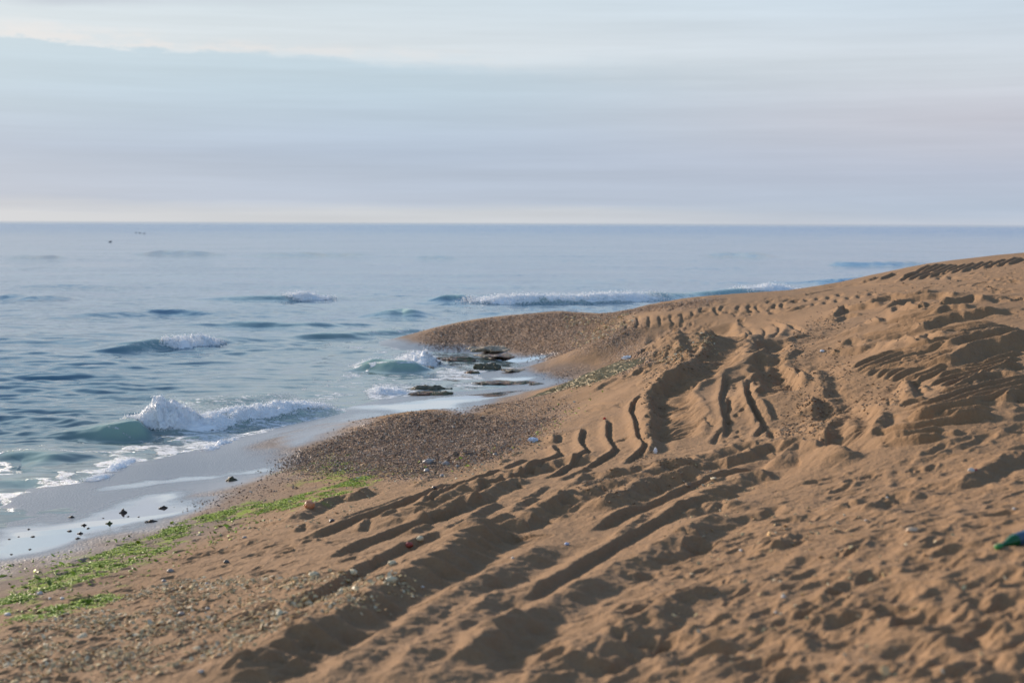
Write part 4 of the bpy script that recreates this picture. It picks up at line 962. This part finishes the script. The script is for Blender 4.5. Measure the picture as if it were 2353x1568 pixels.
# dark weed clumps on the mirror film
m_clump = simple('dark_weed', (.060, .042, .030), .5, .5, 20, bump=.01)
m_clumpg = simple('green_weed', (.06, .085, .015), .5, .5, 20, bump=.01)
def clump_mesh(seed):
    gg = np.random.default_rng(300 + seed); v, f = ico(3)
    r = 1 + .55 * fbm(v[:, 0] * 2 + seed, v[:, 1] * 2 + v[:, 2], 3, seed); v = v * r[:, None]
    v[:, 2] = np.maximum(v[:, 2], -.2) * (.55 - .35 * np.clip(np.abs(v[:, 0]), 0, 1)); v[:, 0] *= 1.7
    s_v, s_f = strands(26, .9, .35, seed, .05); tri = np.vstack([s_f[:, [0, 1, 2]], s_f[:, [0, 2, 3]]])
    return np.vstack([v, s_v * np.array([1.3, 1, .5])]), np.vstack([f, tri + len(v)])
CL = [mesh_np('seaweed_clump', *clump_mesh(k), m_clump, True) for k in range(3)]
clump_lab = 'small dark seaweed clump lying on the shiny wet sand at left'
for i, (u, v_, s) in enumerate([(575,1100,.050),(230,1195,.024),(265,1255,.032),(675,1163,.045),(708,1188,.028),(560,1210,.038),(645,1230,.048),(625,1270,.038),(75,1275,.022),(150,1255,.018),(240,1357,.024),(92,1397,.022),(1115,1095,.02),(1030,1093,.022),(830,1107,.018)]):
    o = link('seaweed_clump', CL[i % 3], label=clump_lab, category='seaweed', group='seaweed clumps on the wet film')
    put(o, tuple(toD('R4', [(u, v_)])[0]), .0, random.uniform(-.3, .3), (s * .36, s * .36, s * .6))
o = link('seaweed_clump', mesh_np('seaweed_clump', *clump_mesh(7), m_clump, True), label='tallest dark seaweed lump in the middle of the shiny wet sand', category='seaweed', group='seaweed clumps on the wet film'); put(o, tuple(toD('R4', [(992, 1062)])[0]), 0, .2, (.020, .02, .07))
o = link('seaweed_clump', mesh_np('seaweed_clump', *clump_mesh(8), m_clump, True), label='dark brown seaweed lump at the upper right of the shiny wet sand', category='seaweed', group='seaweed clumps on the wet film'); put(o, tuple(toD('R4', [(1315, 1024)])[0]), 0, .1, (.026, .02, .04))
o = link('seaweed_clump', mesh_np('seaweed_clump', *clump_mesh(9), m_clumpg, True), label='greenish seaweed tuft on the shiny wet sand', category='seaweed', group='seaweed clumps on the wet film'); put(o, tuple(toD('R4', [(880, 1148)])[0]), 0, 0, (.018, .018, .04))
o = link('seaweed_clump', mesh_np('seaweed_clump', *clump_mesh(10), m_clump, True), label='broad dark seaweed lump on the lower edge of the shiny sand beside green algae', category='seaweed', group='seaweed clumps on the wet film'); put(o, tuple(toD('R4', [(1215, 1137)])[0]), 0, 0, (.035, .025, .045))
o = link('rock', mesh_np('rock', *clump_mesh(11), m_dark, True), label='small round dark stone at the foot of the near gravel bank', category='rock'); put(o, tuple(toD('R4', [(1862, 805)])[0]), 0, 0, (.035, .045, .085))

# pebbles
def pebble_mesh(seed, sq):
    v, f = ico(3); r = 1 + .22 * fbm(v[:, 0] * 1.3 + seed * 5, v[:, 1] * 1.3 + v[:, 2] * .7, 3, seed); return v * r[:, None] * np.array(sq), f
m_white = simple('white_stone', (.52, .48, .44), .6, .2, 9); m_grey = simple('grey_stone', (.30, .265, .24), .55, .25, 9); m_yel = simple('yellow_shell', (.58, .48, .30), .55, .3, 9)
m_red = simple('red_shell', (.30, .05, .03), .45, .3, 9); m_blk = simple('dark_stone', (.07, .06, .055), .5, .3, 9); m_or = simple('orange_shell', (.55, .22, .10), .45, .3, 9)
PM = {}
def pebbles(matname, mat, spots, label, grp, cat='pebble', name='pebble'):
    for i, (sh_, u, v_, s) in enumerate(spots):
        key = (matname, i % 3)
        if key not in PM: PM[key] = mesh_np(name, *pebble_mesh(i % 3 + len(PM), (1, .75, .6)), mat, True)
        o = link(name, PM[key], label=label, category=cat, group=grp)
        put(o, tuple(toD(sh_, [(u, v_)])[0]), -s * .25, random.uniform(0, 3), s)
pebbles('wh', m_white, [('R6',355,775,.023),('R6',555,820,.019),('R6',70,965,.023),('R6',445,820,.015)], 'smooth pale grey pebble lying beside the green algae near the left edge', 'pale pebbles among the algae')
pebbles('wg', m_grey, [('R6',1850,685,.016),('R6',1465,663,.018),('R6',1620,955,.020),('R6',1855,910,.016),('R6',2185,275,.020),('R6',1520,575,.026)], 'grey pebble half sunk in trampled sand left of the long ridges', 'grey pebbles on the trampled sand')
pebbles('ye', m_yel, [('R7',1140,665,.036),('R7',1150,510,.03),('R7',800,590,.03),('R7',450,615,.034),('R7',690,755,.022),('R7',820,735,.022),('R7',1400,290,.03),('R7',140,955,.028),('R7',400,870,.026)], 'yellowish white shell lying beside the long foreground ridge', 'yellowish shells beside the ridge', 'shell', 'shell')
pebbles('fl', m_grey, [('F',185,392,.055),('F',365,405,.042),('F',858,306,.022),('F',170,475,.036),('F',480,425,.022),('F',325,522,.028)], 'flat pale stone on the smooth damp sand below the gravel bank', 'flat stones below the gravel bank', 'stone', 'stone')
pebbles('dk', m_blk, [('R7',610,130,.03),('F',250,642,.025),('R6',2025,495,.025)], 'small dark stone lying on the sand at the start of the track marks', 'small dark stones')
pebbles('wf', m_white, [('R7',2230,455,.010),('R7',1425,715,.010),('R8',455,683,.012),('R8',2285,405,.010),('R8',1435,328,.009),('R8',1290,480,.008),('R8',690,1098,.009),('R8',740,995,.012),('R6',1795,1472,.014)], 'tiny white shell fragment lying on the trampled foreground sand', 'white shell bits in the foreground', 'shell', 'shell')
o = link('shell', mesh_np('shell', *pebble_mesh(31, (1, .8, .7)), m_red, True), label='dark red shell at the upper left foot of the long foreground ridge', category='shell'); put(o, tuple(toD('R7', [(1300, 352)])[0]), -.012, .3, .028)
o = link('shell', mesh_np('shell', *pebble_mesh(32, (1, .8, .9)), m_or, True), label='orange shell at the end of the bright green algae strip', category='shell'); put(o, tuple(toD('R5', [(505, 850)])[0]), -.02, .3, .045)
o = link('shell', mesh_np('shell', *pebble_mesh(33, (1, .8, .6)), simple('blue_shell', (.42, .45, .58), .3, .2, 6), True), label='single bluish white shell between the second and third foreground ridges', category='shell'); put(o, tuple(toD('F', [(1580, 1212)])[0]), -.008, .3, .017)
o = link('pebble', mesh_np('pebble', *pebble_mesh(34, (1, .8, .6)), simple('tan_stone', (.55, .38, .24), .6, .2, 6), True), label='rounded tan stone in the right foreground left of the green bottle', category='pebble'); put(o, tuple(toD('R8', [(1600, 555)])[0]), -.01, .6, (.038, .03, .022))
ot = link('shell', mesh_np('shell', *pebble_mesh(35, (1, .8, .7)), m_white, True), label='white shell with a red end in the sand at right above the bottle', category='shell'); put(ot, tuple(toD('R8', [(2000, 155)])[0]), -.01, .2, .022)
link('red_tip', mesh_np('red_tip', pebble_mesh(36, (.55, .5, .5))[0] + np.array([1.15, -.1, 0]), pebble_mesh(36, (1, 1, 1))[1], m_red, True), ot)

# litter: crumpled paper and scraps
def crumple(seed, sq):
    gg = np.random.default_rng(seed); v, f = ico(2); v = v * gg.uniform(.55, 1.25, (len(v), 1)); return v * np.array(sq), f
m_paper = simple('white_plastic', (.78, .78, .80), .5, .08, 5)
o = link('paper_scrap', mesh_np('paper_scrap', *crumple(5, (.55, .35, 1.0)), m_paper, False), label='upright white scrap in the deep track bottom', category='litter'); put(o, tuple(toD('C', [(1000, 585)])[0]), -.02, .2, .030)
o = link('plastic_scrap', mesh_np('plastic_scrap', *crumple(6, (1, .7, .55)), simple('bluish_plastic', (.60, .66, .76), .4, .1, 5), False), label='crumpled bluish white plastic scrap beside the curved track marks', category='litter'); put(o, tuple(toD('F', [(1240, 175)])[0]), -.02, .1, .05)
o = link('plastic_scrap', mesh_np('plastic_scrap', *crumple(8, (1, .7, .8)), simple('red_plastic', (.55, .03, .03), .4, .1, 5), False), label='tiny bright red plastic scrap at the top of a groove', category='litter'); put(o, tuple(toD('C', [(488, 240)])[0]), -.005, .1, .016)
o = link('plastic_scrap', mesh_np('plastic_scrap', *crumple(9, (1.3, .7, .5)), m_paper, False), label='white plastic scrap on the gravel below the point', category='litter'); put(o, tuple(toD('A', [(425, 808)])[0]), -.01, .1, .06)
o = link('plastic_scrap', mesh_np('plastic_scrap', *crumple(10, (1, .7, .7)), m_paper, False), label='white speck of litter at the foot of the furrowed mound', category='litter'); put(o, tuple(toD('B', [(322, 888)])[0]), -.01, .1, .025)

# green bottle lying at the right edge
def lathe(prof, n=40):
    v = []; f = []
    for z_, r_ in prof:
        for k in range(n): a = 2 * math.pi * k / n; v.append((z_, r_ * math.cos(a), r_ * math.sin(a)))
    for i in range(len(prof) - 1):
        for k in range(n): f.append((i * n + k, i * n + (k + 1) % n, (i + 1) * n + (k + 1) % n, (i + 1) * n + k))
    return np.array(v), np.array(f)
m_glass, g, b = material('green_glass'); b.inputs['Base Color'].default_value = (.008, .11, .03, 1); b.inputs['Roughness'].default_value = .12; b.inputs['Transmission Weight'].default_value = .25; b.inputs['IOR'].default_value = 1.45
m_cap = simple('green_plastic', (.025, .19, .045), .45, .12, 10); m_label = simple('blue_label', (.03, .075, .13), .45, .15, 10)
bt = bpy.data.objects.new('bottle', None); col.objects.link(bt); bt['label'] = 'green bottle lying on the sand at the right edge of the picture'; bt['category'] = 'bottle'
link('body', mesh_np('body', *lathe([(.038,.0105),(.062,.0115),(.075,.014),(.095,.021),(.115,.028),(.135,.0305),(.26,.0305),(.272,.029),(.278,.022),(.276,.0)]), m_glass, True), bt)
link('cap', mesh_np('cap', *lathe([(0,.0),(.0,.0125),(.002,.0138),(.020,.0138),(.022,.0125),(.024,.0125),(.0245,.0140),(.030,.0140),(.0305,.0105),(.0385,.0105)]), m_cap, True), bt)
link('paper_label', mesh_np('paper_label', *lathe([(.140,.0302),(.140,.0312),(.225,.0312),(.225,.0302)]), m_label, True), bt)
pb = hit([(2288, 1264)], surf)[0]; qb = hit([(2365, 1240)], surf)[0][:2] - pb[:2]; qb = qb / np.hypot(*qb)
e2 = surf(pb[0] + qb[0] * .25, pb[1] + qb[1] * .25)
bt.location = (pb[0], pb[1], pb[2] + .016); bt.rotation_euler = (0, -math.atan2(float(e2) + .022 - pb[2] - .012, .25), math.atan2(qb[1], qb[0]))

# sea birds on the water
m_bird = simple('dark_plumage', (.035, .035, .04), .6, .3, 10)
def bird_mesh():
    v, f = ico(3); b_ = v * np.array([.42, .17, .15]); b_[:, 2] += .12 + .10 * np.clip(-b_[:, 0], 0, 1)
    V_ = [b_]; F_ = [f]; off = len(b_)
    for c, s in (((.36, 0, .30), (.07, .06, .17)), ((.41, 0, .47), (.10, .075, .075)), ((.53, 0, .45), (.08, .022, .02)), ((-.45, 0, .20), (.14, .08, .03))):
        v1, f1 = ico(2); V_.append(v1 * np.array(s) + np.array(c)); F_.append(f1 + off); off += len(v1)
    return np.vstack(V_), np.vstack(F_)
BM = mesh_np('seabird', *bird_mesh(), m_bird, True)
for (cx, cy, rz, lab) in ((312, 534.5, 0, 'leftmost of three dark seabirds swimming in a row far out'), (321.5, 535.5, 3.1, 'middle one of three dark seabirds swimming in a row far out'),
                          (330.5, 537, .2, 'rightmost of three dark seabirds swimming in a row far out'), (253, 555, .4, 'single dark seabird swimming closer in than the row of three')):
    p = at_z(cx, cy, .05); o = link('seabird', BM, label=lab, category='bird', group='seabirds on the water')
    o.location = (p[0], p[1], float(wsurf([p[0]], [p[1]])[0])); o.rotation_euler[2] = rz; s = .62 if cy < 550 else .5; o.scale = (s, s, s)

# ------------------------------------------------------------------ camera and output
cd = bpy.data.cameras.new('camera'); cam = bpy.data.objects.new('camera', cd); col.objects.link(cam); scene.camera = cam
cd.sensor_width = 36; cd.sensor_fit = 'HORIZONTAL'; cd.lens = 36 * F / W; cd.clip_start = .05; cd.clip_end = 30000
M = Matrix(((_r[0], _u[0], -_f[0], CAM[0]), (_r[1], _u[1], -_f[1], CAM[1]), (_r[2], _u[2], -_f[2], CAM[2]), (0, 0, 0, 1)))
cam.matrix_world = M
cd.dof.use_dof = True; cd.dof.focus_distance = 17.5; cd.dof.aperture_fstop = 1.9; cd.dof.aperture_blades = 0
vs = scene.view_settings; vs.view_transform = 'Standard'; vs.look = 'None'; vs.exposure = EXPO; vs.gamma = 1; vs.use_curve_mapping = False
scene.cycles.use_denoising = True
scene.cycles.max_bounces = 6; scene.cycles.transparent_max_bounces = 4
